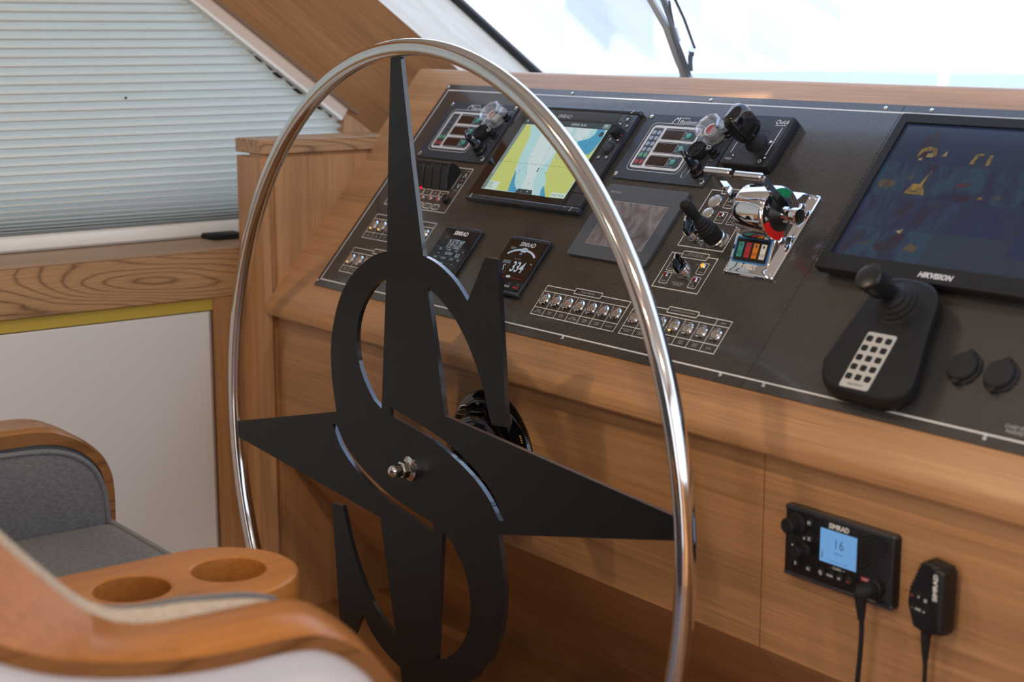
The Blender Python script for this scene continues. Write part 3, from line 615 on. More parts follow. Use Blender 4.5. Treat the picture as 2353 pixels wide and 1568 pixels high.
# ================================================================== ENGINE PANELS
def engine_panel(u0, label, dark=False):
    t = thing('engine_panel', label, 'engine panel', on_panel(u0, 367), 'engine control panels')
    MB().rr(0, 216, 0, 133, 4, [(0, .4), (.4, 0), (2.6, 0), (3, .4)], 3).obj('plate', slate, t)
    f = MB(); f.strip(rrect(21, 147, 18.5, 115.5, 11, 5), 1.0, 3, True)
    out = rrect(26, 142, 23.5, 110.5, 8, 5)
    cells = [rrect(30.5, 54.5, 28, 106, 3, 3), rrect(59, 137.5, 82.5, 106, 3, 3), rrect(59, 137.5, 55.5, 78.5, 3, 3), rrect(59, 137.5, 28, 51.5, 6, 3)]
    f.poly(out, 3.05, 3.15, cells); f.obj('printed_frame', print_white, t)
    for y in (93, 66.7, 40.2):
        d = MB().box(61, 106.5, y-9.2, y+9.2, 2.9, 3.3).obj('display', led_window, t)
        MB().strip([(60.5, y-9.8), (107, y-9.8), (107, y+9.8), (60.5, y+9.8)], .9, 3.1, True).obj('display_border', print_grey, d)
        MB().lathe([(5.6, 3), (5.6, 3.8), (4.6, 4.4), (0, 4.5)], (119.5, y, 0), 20).obj('key', green_key, t)
        for dy in (5.2, -4.8): MB().lathe([(1.7, 3), (1.6, 3.5), (0, 3.7)], (111.5, y+dy, 0), 10).obj('signal_dot', grey_led, t)
    for (y, m_) in ((96, grey_led), (84.8, grey_led), (73, grey_led), (61.3, grey_led), (49.8, green_led), (36.2, red_led)):
        for x in (36.8, 48.2):
            MB().lathe([(4.4, 3), (4.4, 3.3), (0, 3.4)], (x, y, 0), 18).obj('legend_lamp', m_ if not (dark and m_ is grey_led) else hmi_grey, t)
    MB().strip(rrect(31.8, 53.4, 55, 104.8, 2, 2), .5, 3.02, True).obj('legend_border', print_grey, t)
    for s, x, y in (('x RPM  SHAFT', 122, 103), ('TURBO DIRECT', 118, 84.6), ('C WATER', 122, 76), ('C  OIL', 118, 58.6), ('BAR OIL', 122, 49.5), ('V BATTERY', 117, 31)): text(t, s, x, y, 3.2, 3.4, print_grey)
    text(t, 'Baudouin', 100, 120.3, 3.2, 10.5, print_light, shear=.2); text(t, 'MOTEURS', 89, 127.6, 3.2, 4.2, print_light, shear=.2)
    MB().strip([(63.5, 116.5), (66.5, 124), (70, 128), (73, 125), (76.5, 128.5), (77.5, 117)], 1.6, 3.05).obj('emblem', print_light, t)
    for s, x, y in (('OVERRIDE', 200, 118), ('NORMAL', 199, 91.5), ('FUSE', 199, 50.5), ('STOP', 170, 36), ('START', 204, 14)): text(t, s, x, y, 3.2, 3.8, print_grey)
    MB().strip([(196, 40), (198, 45)], .9, 3.05).obj('key_mark', print_grey, t)
    for x, y in ((7, 8), (7, 127), (209.5, 8), (209.5, 127)):
        s = make_screw(4.2).obj('screw', stainless, t); s.location = (x*.001, y*.001, .003)
    # emergency stop under a clear shroud
    e = MB().lathe([(14, 3), (14, 14), (12, 16), (0, 16)], (180, 97, 0), 28).obj('stop_button', blk, t)
    MB().lathe([(10.5, 15), (10.5, 19), (9.5, 20.5), (0, 21)], (180, 97, 0), 28).obj('stop_cap', red_gloss, e, label='dark red stop button cap')
    MB().lathe([(11.5, 15), (12.2, 15), (12.2, 20.5), (10.6, 20.5)], (180, 97, 0), 28).obj('stop_ring', print_light, e)
    MB().lathe([(20, 4), (24, 7), (23, 13), (24.5, 17), (22.5, 26), (24, 31), (20, 33.5), (17.5, 31), (18.5, 26), (17.5, 10), (17.5, 4)], (180, 97, 0), 9).box(196, 209, 96, 112, 14, 26, 2).obj('clear_shroud', clear_plastic, e, smooth=20, label='clear faceted plastic guard')
    g_ = MB().lathe([(8.5, 3), (8.5, 7), (6.5, 8), (6.5, 14), (4.5, 16), (0, 16)], (204, 103, 0), 18).obj('toggle_switch', blk, t)
    MB().tube([(204, 103, 12), (200, 100, 22), (196, 97.5, 31)], [2.6, 3.1, 3.9], 12).obj('toggle_bat', blk_gloss, g_)
    z_ = MB().lathe([(16, 3), (16, 15), (15, 17), (12.5, 17), (12.5, 15.5), (10.5, 15.5), (10.5, 16.6), (8.5, 16.6), (8.5, 15.5), (6.5, 15.5), (6.5, 16.6), (4.5, 16.6), (4.5, 15.5), (2.5, 15.5), (2.5, 16.8), (0, 16.8)], (168, 61, 0), 36).obj('buzzer', rubber, t)
    fz = MB().lathe([(8, 3), (8, 6), (6.3, 7), (6.3, 11), (7.4, 12), (7.4, 15), (6.6, 16), (7.2, 17), (7.2, 21), (6, 22), (0, 22)], (201, 62, 0), 24).obj('fuse_holder', blk, t)
    MB().strip(circ(201, 62, 3.6, 12), .9, 22, True).obj('fuse_mark', print_light, fz)
    k = MB().lathe([(13.5, 3), (13.5, 8), (11, 10), (11, 20), (9, 22), (7, 23), (5, 33), (3.2, 34), (0, 34)], (189, 27, 0), 28).obj('key_switch', blk, t)
    M = Matrix.Translation((189, 27, 36)) @ Matrix.Rotation(R(-38), 4, 'Z') @ Matrix.Rotation(R(90), 4, 'X')
    MB().rr(-15, 13, -6, 15, 4.5, [(-2.2, .8), (-1.5, 0), (1.5, 0), (2.2, .8)], 3, M).obj('key_bow', blk_gloss, k)
    if not dark:
        MB().tube([Vector((178+11.5*math.cos(a), 16+11.5*math.sin(a), 16+5*math.cos(a))) for a in [2*math.pi*i/30 for i in range(30)]], .55, 6, True).obj('key_ring', steel, k)
    return t
engine_panel(745, 'slate engine control panel with split key ring right of the chart plotter')
engine_panel(173, 'dark engine control panel at the left end beside the chart plotter', True)

# ================================================================== CHART PLOTTER
cp = thing('chart_plotter', 'wide chart plotter showing a yellow and blue sea chart with side keypad', 'chart plotter', on_panel(412, 287) @ Matrix.Diagonal((1, 1, .75, 1)))
MB().rr(3, 314, 2, 210, 6, [(0, 2), (2, 0), (9, 0), (11, 1.5)], 3).obj('case', blk, cp)
MB().box(2, 272, 9, 205, 10.8, 12.4, .6).obj('cover_glass', glass_blk, cp)
MB().rr(0, 317, -1, 10, 3, [(1, 2), (3, 0), (11.5, 0), (14, 1.2), (15, 3)], 2).obj('lower_bar', chart_blk, cp)
MB().rr(0, 317, 204, 213, 3, [(1, 2), (3, 0), (11.5, 0), (14, 1.2), (15, 3)], 2).obj('upper_bar', chart_blk, cp)
for x, y0, y1 in ((18, -1, 10), (296, -1, 10), (296, 204, 213), (18, 204, 213)): MB().strip([(x, y0+1), (x+(4 if x > 100 else 0), y1-1)], 1.3, 15).obj('bar_mark', print_light, cp)
kp = MB().rr(273, 315, 38, 204, 2, [(4, 0), (12, 0), (13, .8)], 2).obj('keypad', chart_blk, cp)
MB().rr(273.5, 314.5, 11, 37.4, 2, [(4, 0), (11.8, 0), (12.6, .8)], 2).obj('card_door', chart_blk, cp)
Zs = 12.6
seaL = emis('chart_shallow', (.47, .74, .76)); land = emis('chart_land', (.60, .66, .20)); mid_ = emis('chart_mid', (.07, .36, .58)); chn = emis('chart_channel', (.66, .80, .80))
barg = emis('chart_bar', (.20, .27, .27)); bard = emis('chart_dark', (.03, .05, .055)); labw = emis('chart_label', (.62, .78, .70)); inkk = emis('chart_ink', (.02, .03, .03)); bluel = emis('chart_blue_line', (.25, .32, .75)); chw = emis('chart_white', (.8, .85, .85))
scr = MB().box(30, 263, 23, 181, Zs-.4, Zs).obj('screen', seaL, cp, label='lit sea chart display')
loc = lambda l: [(u-417, v-284) for u, v in l]
def area(l, z, m_, n='chart_area'): MB().poly(loc(l), Zs+z-.02, Zs+z).obj(n, m_, scr, smooth=0)
area([(458, 307), (456, 453), (473, 451), (489, 425), (494, 400), (499, 377), (507, 354), (512, 345), (517, 328), (525, 308)], .1, land)
area([(507, 354), (516, 346), (528, 327), (537, 319), (548, 313), (544, 307), (524, 308), (517, 328), (512, 345)], .12, mid_)
area([(520, 453), (514, 440), (518, 418), (522, 386), (530, 370), (548, 345), (552, 326), (554, 310), (594, 309), (575, 335), (571, 357), (578, 379), (586, 405), (600, 427), (588, 453)], .1, chn)
area([(640, 453), (600, 453), (606, 432), (628, 426), (640, 436)], .11, chn)
area([(605, 413), (586, 401), (587, 387), (593, 361), (595, 350), (605, 341), (615, 323), (631, 306), (678, 307), (679, 440), (676, 411), (671, 399), (640, 409)], .12, land)
area([(624, 425), (647, 432), (656, 443), (653, 454), (673, 454), (679, 439), (678, 423), (676, 411), (671, 399), (645, 402), (630, 410)], .14, mid_)
area([(609, 328), (609, 319), (615, 307), (631, 306.5), (615, 323)], .14, mid_)
area([(447, 307), (457, 307), (457, 453), (447, 453)], .16, barg, 'side_bar'); area([(447, 453), (680, 453), (680, 465), (447, 465)], .17, bard, 'status_bar')
area([(545, 307), (593, 307), (588, 316), (549, 316)], .18, bard, 'zoom_tab'); area([(642, 307), (679, 307), (679, 317), (642, 317)], .18, labw, 'name_tag'); area([(458, 307.5), (489, 307.5), (489, 325), (458, 325)], .18, labw, 'position_box')
area([(u, v) for u, v in circ(671, 443, 5.5, 18)], .2, bard, 'compass_mark'); area([(663, 455), (680, 455), (680, 465), (663, 465)], .19, barg, 'menu_mark')
MB().strip(loc([(569, 359), (566, 380), (561, 420), (560, 452)]), .7, Zs+.16).obj('course_line', bluel, scr); MB().strip(loc([(457, 369), (679, 369)]), .35, Zs+.16).obj('grid_line', inkk, scr)
MB().strip(loc([(505, 308), (530, 370), (470, 452)][:2]), .3, Zs+.15).obj('contour_line', inkk, scr)
MB().poly(loc([(567, 354), (570, 354), (569.5, 362), (568, 364), (566.8, 362)]), Zs+.18, Zs+.25).obj('vessel_mark', inkk, scr)
text(scr, 'SIMRAD', 130, 191, Zs+.1, 11, print_grey, 'brand_lettering', shear=.15, bold=.012); text(scr, '10:59:24  25.3m', 182, 175, Zs+.3, 6.5, chw); text(scr, 'Imleci Temizle', 243.5, 27.8, Zs+.4, 5.6, inkk); text(scr, "N 37°07.469'\nE 27°15.621'\n0.71 NM, 268 °M", 45, 32.5, Zs+.4, 4.6, inkk, sx=.85)
text(scr, '-      +', 152, 27.5, Zs+.4, 8, chw); text(scr, '=', 254, 176, Zs+.4, 11, chw); text(scr, 'X', 38, 176, Zs+.4, 8, chw); text(scr, 'Turgutreis', 185, 103, Zs+.4, 5, bluel); text(scr, 'NAVIONICS', 34.5, 70, Zs+.4, 5, chw, rot=R(90))
for x, y, s in ((112, 100, '15'), (103, 69, '35'), (123, 68, '8'), (135, 83, '7'), (160, 78, '9'), (175, 70, '18'), (150, 45, '24'), (118, 45, '30'), (215, 150, '29'), (235, 132, '41')): text(scr, s, x, y, Zs+.3, 4, inkk, 'sounding')
text(cp, 'NSS', 279, 7, 15.3, 4, print_grey)
def key(x, y, r, legend=True):
    o = MB().lathe([(r, 12), (r, 13.2), (r*.86, 14.4), (r*.5, 14.0), (0, 13.8)], (x, y, 0), 18).obj('key', blk, cp)
    if legend: MB().box(x-r*.4, x+r*.4, y-r*.35, y+r*.35, 13.9, 14.25).obj('key_legend', print_grey, o)
for x, y, r in ((295, 194, 7), (284.5, 183, 6), (304, 180.5, 6), (284.5, 150.5, 5.5), (304, 149.5, 5.5), (283.5, 112.5, 6), (302.5, 113.5, 6)): key(x, y, r)
MB().lathe([(13.5, 12.5), (13.5, 14.5), (11.5, 15.5), (11, 14.2), (9.5, 14.2), (9, 15.8), (0, 16.2)], (292, 132, 0), 30).obj('direction_pad', blk, cp)
kn = MB().lathe([(12, 12.5), (12, 16), (10.5, 17), (11.5, 29), (10, 32), (6.5, 32.5), (5.5, 31.4), (0, 31.4)], (294, 164, 0), 30).obj('rotary_knob', rubber, cp)
MB().box(305, 306, 158, 161, 13.0, 15).obj('knob_mark', red_led, kn)

# ================================================================== TWO SQUARE INSTRUMENT DISPLAYS
ink = emis('display_ink', (.42, .52, .60), .75); dim = emis('display_dim', (.10, .13, .16), .7); redk = emis('display_red', (.45, .03, .03), .8)
def square_display(u, label, body):
    t = thing('instrument_display', label, 'instrument display', on_panel(u, 116), 'small instrument displays')
    MB().rr(0, 104, 0, 110, 3, [(0, 1.5), (1.5, 0), (6, 0), (7.5, 1)], 2).obj('case', blk, t)
    MB().rr(-.5, 104.5, 103, 110.5, 2.2, [(1, 1), (2, 0), (8, 0), (9.2, .8), (9.8, 2)], 2).obj('top_bar', chart_blk, t)
    MB().rr(-.5, 104.5, -.5, 6, 2.2, [(1, 1), (2, 0), (7.5, 0), (8.6, .8), (9.2, 2)], 2).obj('bottom_bar', chart_blk, t)
    MB().box(2.5, 101.5, 26, 103, 7.3, 8.3, .4).obj('screen_glass', glass_blk if body else mat('display_glass_blue', (.008, .010, .016), .08), t)
    text(t, 'SIMRAD', 55, 96.5, 8.6, 11.5, print_light, 'brand_lettering', shear=.12, bold=.03)
    return t
t = square_display(414, 'small black display reading latitude and longitude, nearer the left end', False)
text(t, 'POS', 24, 85, 8.6, 6, dim); text(t, "N 37°07.469'", 58, 78.5, 8.6, 12.5, ink, 'readout', sx=.66); text(t, "E 27°15.621'", 58, 69, 8.6, 12.5, ink, 'readout', sx=.66)
for s, x, y, z_, mm in (('COG', 24, 61, 5, ink), ('°M  TIME', 48, 61, 5, ink), ('SOG', 73, 61, 5, ink), ('kn', 92, 61, 5, ink), ('---', 26, 52.5, 8, ink), ('10:59:24', 55, 53.5, 8.5, ink), ('0.0', 82, 52, 12, ink), ('BTW', 24, 43, 5, ink), ('°M  BTW', 48, 43, 5, ink), ('DTW', 73, 43, 5, ink), ('NM', 92, 43, 5, ink), ('---', 26, 34, 8, ink), ('--:--', 53, 34, 8, ink), ('---', 82, 34, 8, ink)): text(t, s, x, y, 8.6, z_, mm, 'readout', sx=.75)
MB().strip([(5, 64.5), (99, 64.5)], .4, 8.4).strip([(5, 46.5), (99, 46.5)], .4, 8.4).strip([(38, 28), (38, 64)], .4, 8.4).strip([(68, 28), (68, 64)], .4, 8.4).obj('grid_lines', dim, t)
MB().lathe([(5, 6), (5, 8.4), (4, 9), (0, 9)], (92, 14, 0), 16).obj('key', blk, t)
t = square_display(604, 'small black autopilot display reading heading 334 with a knob below', True)
arc = lambda r, a0, a1, cx=54, cy=66: [(cx+r*math.cos(R(a)), cy+r*.50*math.sin(R(a))) for a in range(a0, a1-1, -5)]
MB().strip(arc(40, 155, 22), 3.8, 8.4).obj('heading_arc', ink, t); MB().strip(arc(43.5, 95, 22), .6, 8.45).obj('rudder_arc', redk, t)
MB().box(48.5, 60.5, 81.5, 90, 8.3, 8.8).obj('heading_tag', ink, t); text(t, '334', 54.5, 85.8, 8.9, 6, bard, 'readout'); text(t, '330', 51, 77.5, 8.6, 5, ink, 'readout'); text(t, 'Heading', 51, 68, 8.6, 5.5, dim, 'readout')
text(t, '334', 64, 51.5, 8.6, 28, ink, 'readout', sx=.80, bold=.02); text(t, 'S', 29, 47.5, 8.6, 17, ink, 'readout'); text(t, '°M', 92, 61, 8.6, 5, ink, 'readout')
MB().box(19, 39, 56.5, 63, 8.3, 8.6).obj('mode_tag', dim, t); MB().strip([(19, 38), (39, 38), (39, 56.5), (19, 56.5)], .7, 8.4, True).obj('mode_box', dim, t); MB().box(17, 30, 85, 89.5, 8.3, 8.6).obj('status_tag', dim, t)
MB().strip([(22, 31.5), (90, 31.5)], .5, 8.4).obj('rudder_line', redk, t); MB().box(50, 60, 30.5, 35, 8.3, 8.7).obj('rudder_tag', ink, t)
for x in (68, 90): MB().lathe([(8, 6), (8, 8), (6.8, 8.8), (0, 9)], (x, 14, 0), 20).obj('key', blk, t)
text(t, 'MODE', 68, 14, 9.2, 4.8, print_light, bold=.03); text(t, 'AUTO', 90, 14, 9.2, 4.8, redk, bold=.03)
MB().strip([(79, 9), (79, 19)], .8, 7.6).obj('key_divider', hmi_grey, t)
MB().lathe([(12, 6), (12, 10), (10.5, 11), (11, 20), (9.5, 23), (0, 23)], (40, 15, 0), 28).obj('course_knob', blk_gloss, t)

# ================================================================== TOUCH PANEL
hm = thing('touch_panel', 'flat grey touch panel with a smeared dark screen', 'touch panel', on_panel(757, 211))
MB().rr(0, 188, 0, 142, 5, [(0, .6), (.8, 0), (5.4, 0), (6, .6)], 3).obj('bezel', hmi_grey, hm)
MB().box(30, 163, 25, 109, 5.8, 6.2).obj('screen', smear, hm); MB().strip([(29.6, 24.6), (163.4, 24.6), (163.4, 109.4), (29.6, 109.4)], .6, 6.1, True).obj('screen_border', print_grey, hm)
text(hm, 'Harmony', 27, 127, 6.2, 7, print_grey, 'brand_lettering')

# ================================================================== BOW THRUSTER LEVER
MYZ = Matrix(((0, 0, 1, 0), (1, 0, 0, 0), (0, 1, 0, 0), (0, 0, 0, 1)))
q = thing('thruster_lever', 'black square joystick base with a wide rounded paddle lever', 'lever control', on_panel(981, 403))
MB().rr(0, 98, 0, 98, 7, [(0, 0), (15, 0), (17.5, 1), (18.3, 3)], 5).obj('base', blk, q)
MB().rr(3, 95, 3, 95, 5, [(18, 0), (18.6, .4)], 4).obj('top_plate', slate if False else mat('black_satin_plate', (.020, .022, .026), .3), q)
MB().strip(rrect(33, 68, 22, 66, 4, 3), 1.0, 18.5, True).obj('slot_frame', blk_gloss, q)
MB().strip([(86, 22), (87, 74)], 1.3, 18.6).strip([(13, 22), (14, 60)], 1.3, 18.6).poly([(78, 44), (85, 47), (78, 50)], 18.5, 18.75).obj('scale_marks', print_light, q)
text(q, 'Quick', 80, 84, 18.9, 11, print_light, 'brand_lettering', shear=.25); MB().strip([(70, 77.5), (91, 78.5)], .8, 18.6).obj('brand_rule', print_light, q)
for x in (17, 83):
    k = MB().rr(x-9, x+9, 5, 21, 2, [(18.5, 0), (19, .3)], 2).obj('key', blk, q); MB().lathe([(1.6, 19), (1.6, 19.4), (0, 19.5)], (x+5, 17, 0), 10).obj('key_lamp', print_light, k)
text(q, 'HOLD', 16, 10, 19.2, 5, print_light); MB().strip(circ(82, 10, 2.6, 12), .7, 19.1, True).obj('power_mark', print_light, q)
lv = MB().lathe([(18, 18), (17, 22), (13, 28), (11, 36), (9, 44)], (52, 44, 0), 24).obj('lever', rubber, q)
MP = Matrix.Translation((52, 46, 0)) @ Matrix.Rotation(R(-6), 4, 'Z') @ MYZ
MB().rings([[(x, y, z) for x, y in rrect(-22+i, 22-i, 32+i, 90-i, 14, 6)] for z, i in ((-14, 7), (-12, 3), (-7, 0), (7, 0), (12, 3), (14, 7))], M=MP).obj('paddle', blk_gloss, lv, smooth=60)
MB().lathe([(10, 13.6), (9.5, 14.4), (0, 14.4)], (0, 63, 0), 24, M=MP).obj('paddle_dimple', blk, lv)

# ================================================================== ENGINE THROTTLE
th = thing('throttle_control', 'chrome twin-lever engine throttle with red and green side sectors', 'throttle', on_panel(1103, 224))
MB().rr(0, 98, 0, 149, 5, [(0, .6), (.6, 0), (4.5, 0), (6, 1.2)], 3).obj('base_plate', chrome, th)
bp_ = [(3, 6), (3, 10), (8, 11.5), (52, 28), (56, 32), (85, 36), (118, 34), (136, 27), (141, 18), (145, 6)]
MY = Matrix(((0, 0, 1, 0), (1, 0, 0, 0), (0, 1, 0, 0), (0, 0, 0, 1)))
MB().rings([[(y+(0 if not k else (k if y < 70 else -k)), h-k*.4, x) for y, h in bp_] for x, k in ((10, 1.5), (11.5, 0), (86, 0), (87.5, 1.5))], M=MY).obj('body', chrome, th)
def xcyl(prof, seg=56): return MB().lathe([(r, z) for r, z in prof], (85, 45, 0), seg, M=MY)
xcyl([(0, 29), (36, 29), (39, 31), (40, 34), (40, 82), (39, 86), (37, 88), (0, 88)]).obj('drum', chrome, th, smooth=40)
MB().tube([(58, 52, 69), (84, 52, 69)], 1.6, 8).obj('drum_rib', chrome, th)
def sector(r0, r1, a0, a1, x, m_, n):
    P = [(85+r1*math.cos(R(a)), 45+r1*math.sin(R(a))) for a in range(a0, a1+1, 5)]+[(85+r0*math.cos(R(a)), 45+r0*math.sin(R(a))) for a in range(a1, a0-1, -5)]
    MB().poly(P, x, x+.3, M=MY).obj(n, m_, th, smooth=0)
sector(24, 37, 150, 235, 88.0, thr_red, 'red_sector'); sector(24, 37, 5, 80, 88.0, thr_green, 'green_sector'); sector(24, 37, 80, 150, 88.0, blk, 'neutral_sector'); sector(24, 37, 235, 365, 88.0, chrome, 'lower_sector')
xcyl([(25, 88), (25, 88.6), (13, 97), (12, 97)], 40).obj('black_cone', blk, th)
xcyl([(11.5, 96), (11.5, 99), (9, 100), (9, 104), (8, 105), (8, 112), (12, 113), (12, 122), (10.5, 124), (0, 124)], 32).obj('hub', chrome, th)
def facetext(s, a, r, size):
    o = text(th, s, 0, 0, 0, size, print_light); Mx = Matrix.Translation((.0894, (85+r*math.cos(R(a)))*.001, (45+r*math.sin(R(a)))*.001)) @ Matrix(((0, 0, 1, 0), (1, 0, 0, 0), (0, 1, 0, 0), (0, 0, 0, 1))) @ Matrix.Rotation(R(-18), 4, 'Z')
    for v in o.data.vertices: v.co = Mx @ v.co
facetext('N', 108, 30, 9); facetext('R', 140, 30, 9)
def lever(x, y1, h1, xa, xb, tw):
    o = MB().rings([[(x-3.2, y-w_, h), (x+3.2, y-w_, h), (x+3.2, y+w_, h), (x-3.2, y+w_, h)] for y, h, w_ in ((85, 38, 6), (85, 50, 7), (85+(y1-85)*.5, 45+(h1-45)*.5, 5), (y1, h1-3, 3.6))]).obj('lever_arm', chrome, th)
    MB().tube([(xa, y1, h1), (xa+2, y1, h1), (xb-2, y1, h1), (xb, y1, h1)], [3.6, 5.4, 5.4, 3.6], 18).obj('lever_bar', chrome, o)
lever(107, 89, 127, 56, 108, 0); lever(15, 90, 129, -3, 48, 0)
MB().box(94, 98, 60, 62, 30, 32).box(14, 31, 80, 90, 40, 50, 1).obj('pivot_pin', chrome, th)
# sticker on the sloping face
sv = Vector((0, 44, 16.5)).normalized(); sn = Vector((0, -sv.z, sv.y))
MS = frame(Vector((0, 8, 11.5)), Vector((1, 0, 0)), sv, sn)
def onslope(b_): b_.v = [(MS @ (p*1000))*.001 for p in b_.v]; return b_
st = onslope(MB().rr(15, 84, 8, 46, 2.5, [(.1, 0), (.5, 0)], 3)).obj('sticker', sticker_blue, th)
onslope(MB().rr(17.5, 81.5, 10.5, 43.5, 1, [(.5, 0), (.7, 0)], 2)).obj('sticker_field', blk_matt, st)
for i, (m_, s) in enumerate(((mat('label_teal', (.03, .30, .26), .5), 'Station\nSelect'), (mat('label_red', (.45, .02, .03), .5), 'Station\nLock'), (mat('label_orange', (.72, .22, .01), .5), 'Throttle\nOverride'), (print_light, 'Synchro\nMode'))):
    x = 22+i*14.8
    lb = onslope(MB().box(x, x+10, 16, 38, .7, 1.0)).obj('label_tab', m_, st); onslope(MB().lathe([(2.2, 1), (2.2, 1.3), (0, 1.4)], (x+5, 34, 0), 12)).obj('label_dot', hmi_grey, st)
    o = text(st, s, x+5, 22, 1.2, 3.0, blk, 'label_text')
    for v in o.data.vertices: v.co = (MS @ (v.co*1000))*.001
o = text(th, 'KOBELT', 50, 2.5, .6, 9, print_light, 'brand_lettering', shear=.2, bold=.03)
for v in o.data.vertices: v.co = (MS @ (v.co*1000))*.001
for x, y in ((5, 5), (93, 5), (93, 144), (5, 144)): s = make_screw(3.6).obj('screw', chrome, th); s.location = (x*.001, y*.001, .006)
for y, h in ((58, 15), (118, 15)): MB().lathe([(7, 87), (7, 89), (4, 91), (0, 91)], (y, h, 0), 20, M=MY).obj('side_bolt', stainless, th)

# ================================================================== CCTV MONITOR
mo = thing('camera_monitor', 'large black framed monitor with dim blue camera pictures', 'monitor', on_panel(1278, 245))
MB().rr(6, 394, 6, 261, 4, [(0, 0), (20, 0)], 2).obj('rear_case', blk_matt, mo)
bz = MB(); o1, o2 = rrect(0, 400, 0, 267, 4, 3), rrect(15, 385, 26, 251, 1, 3)
bz.rings([[(x, y, z) for x, y in rrect(i, 400-i, i, 267-i, 4, 3)] for z, i in ((10, 2), (12, 0), (23, 0), (25, 1.2))], True, False)
bz.poly(rrect(1.2, 398.8, 1.2, 265.8, 4, 3), 24.99, 25, [o2], sides=False); bz.rings([[(x, y, z) for x, y in o2] for z in (21, 25)], False, False)
bz.obj('bezel', mon_blk, mo)
def cctv(name, c1, c2, sc_=14, s=.7):
    mt = mat(name, (.004, .004, .004), .15, emit=c1, es=s); N, L = nodes(mt); b_ = N['Principled BSDF']
    t_ = N.new('ShaderNodeTexCoord'); mp = N.new('ShaderNodeMapping'); mp.inputs['Rotation'].default_value = (0, 0, .5); mp.inputs['Scale'].default_value = (1.6, .8, 1)
    n_ = N.new('ShaderNodeTexNoise'); n_.inputs['Scale'].default_value = sc_; n_.inputs['Detail'].default_value = 6; n_.inputs['Distortion'].default_value = 1.2
    r_ = N.new('ShaderNodeValToRGB'); r_.color_ramp.elements[0].color = (*c1, 1); r_.color_ramp.elements[1].color = (*c2, 1); r_.color_ramp.elements[0].position = .42; r_.color_ramp.elements[1].position = .62
    L.new(t_.outputs['Object'], mp.inputs[0]); L.new(mp.outputs[0], n_.inputs[0]); L.new(n_.outputs[0], r_.inputs[0]); L.new(r_.outputs[0], b_.inputs['Emission Color']); return mt
navy = cctv('cctv_navy', (.020, .032, .075), (.024, .036, .066), 8)
sc = MB().box(14, 386, 25, 252, 20.5, 21).obj('screen', navy, mo, label='dim blue camera picture')
yel = cctv('cctv_yellow', (.30, .19, .05), (.12, .08, .04), 60); yel2 = cctv('cctv_ochre', (.10, .075, .05), (.06, .05, .05), 40); teal_ = cctv('cctv_teal', (.024, .056, .095), (.020, .024, .060), 26); vio = cctv('cctv_violet', (.020, .022, .080), (.022, .035, .085), 10); pale = cctv('cctv_pale', (.42, .32, .16), (.22, .16, .08), 60); mar = cctv('cctv_maroon', (.032, .020, .036), (.020, .030, .055), 40)
lm = lambda l: [(u-1283, v-243) for u, v in l]
def pic(l, z, m_, n='picture_patch'): MB().poly(lm(l), 21+z, 21.02+z).obj(n, m_, sc, smooth=0)
pic([(1297, 372), (1667, 372), (1667, 428), (1297, 428)], .05, teal_); pic([(1297, 269), (1440, 269), (1440, 320), (1297, 320)], .05, teal_); pic([(1297, 322), (1440, 322), (1460, 370), (1297, 370)], .05, cctv('cctv_blue', (.024, .045, .090), (.022, .022, .060), 24))
pic([(1440, 269), (1667, 269), (1667, 322), (1440, 322)], .06, cctv('cctv_grey', (.028, .044, .072), (.026, .040, .066), 6)); pic([(1462, 322), (1530, 322), (1520, 365), (1485, 368)], .08, vio); pic([(1560, 300), (1640, 290), (1650, 360), (1565, 366)], .08, vio)
pic([(1344, 436), (1341, 462), (1352, 479), (1359, 486), (1368, 472), (1373, 462), (1377, 443), (1365, 435)], .1, mar); pic([(1345, 437), (1346, 452), (1356, 458), (1372, 455), (1376, 443), (1372, 441), (1366, 451), (1352, 449)], .14, yel); pic([(1360, 440), (1371, 440), (1369, 447), (1361, 446)], .15, pale); pic([(1350, 434), (1356, 434), (1356, 438), (1350, 437)], .15, pale)
pic([(1357, 378), (1364, 395), (1375, 395), (1382, 419), (1384, 419), (1380, 397), (1391, 378)], .12, yel); pic([(1366, 382), (1376, 382), (1376, 384), (1366, 384)], .14, bard)
pic([(1384, 443), (1390, 452), (1392, 443)], .12, pale); pic([(1434, 434), (1438, 451), (1449, 452), (1449, 449), (1442, 448), (1440, 434)], .12, yel); pic([(1460, 433), (1459, 450), (1464, 451), (1466, 434)], .12, yel)
pic([(1321+14*math.cos(R(a)), 391+8*math.sin(R(a))) for a in range(0, 360, 20)], .12, yel2); pic([(1352, 402), (1355, 412), (1359, 412), (1357, 402)], .12, yel2); pic([(1380, 317), (1390, 322), (1388, 314)], .12, pale); pic([(1332, 292), (1346, 297), (1347, 293), (1336, 290)], .12, yel2)
pic([(1303, 276), (1318, 300), (1332, 315), (1330, 300), (1316, 275)], .1, mar); pic([(1372, 425), (1384, 430), (1393, 422), (1380, 420)], .12, mar); pic([(1474, 379), (1480, 384), (1484, 381)], .12, yel); pic([(1498, 383), (1510, 390), (1508, 382)], .12, yel2); pic([(1436, 372), (1446, 382), (1468, 384), (1462, 374)], .12, mar); pic([(1355, 290), (1380, 312), (1402, 316), (1390, 290), (1372, 280)], .1, mar); pic([(1360, 340), (1375, 368), (1384, 366), (1376, 340)], .1, mar); pic([(1396, 330), (1412, 366), (1424, 366), (1410, 330)], .1, mar); pic([(1430, 395), (1438, 402), (1456, 404), (1450, 397)], .1, cctv('cctv_rust', (.09, .03, .03), (.05, .03, .04), 50)); pic([(1405, 290), (1412, 300), (1428, 298), (1424, 288)], .1, yel2)
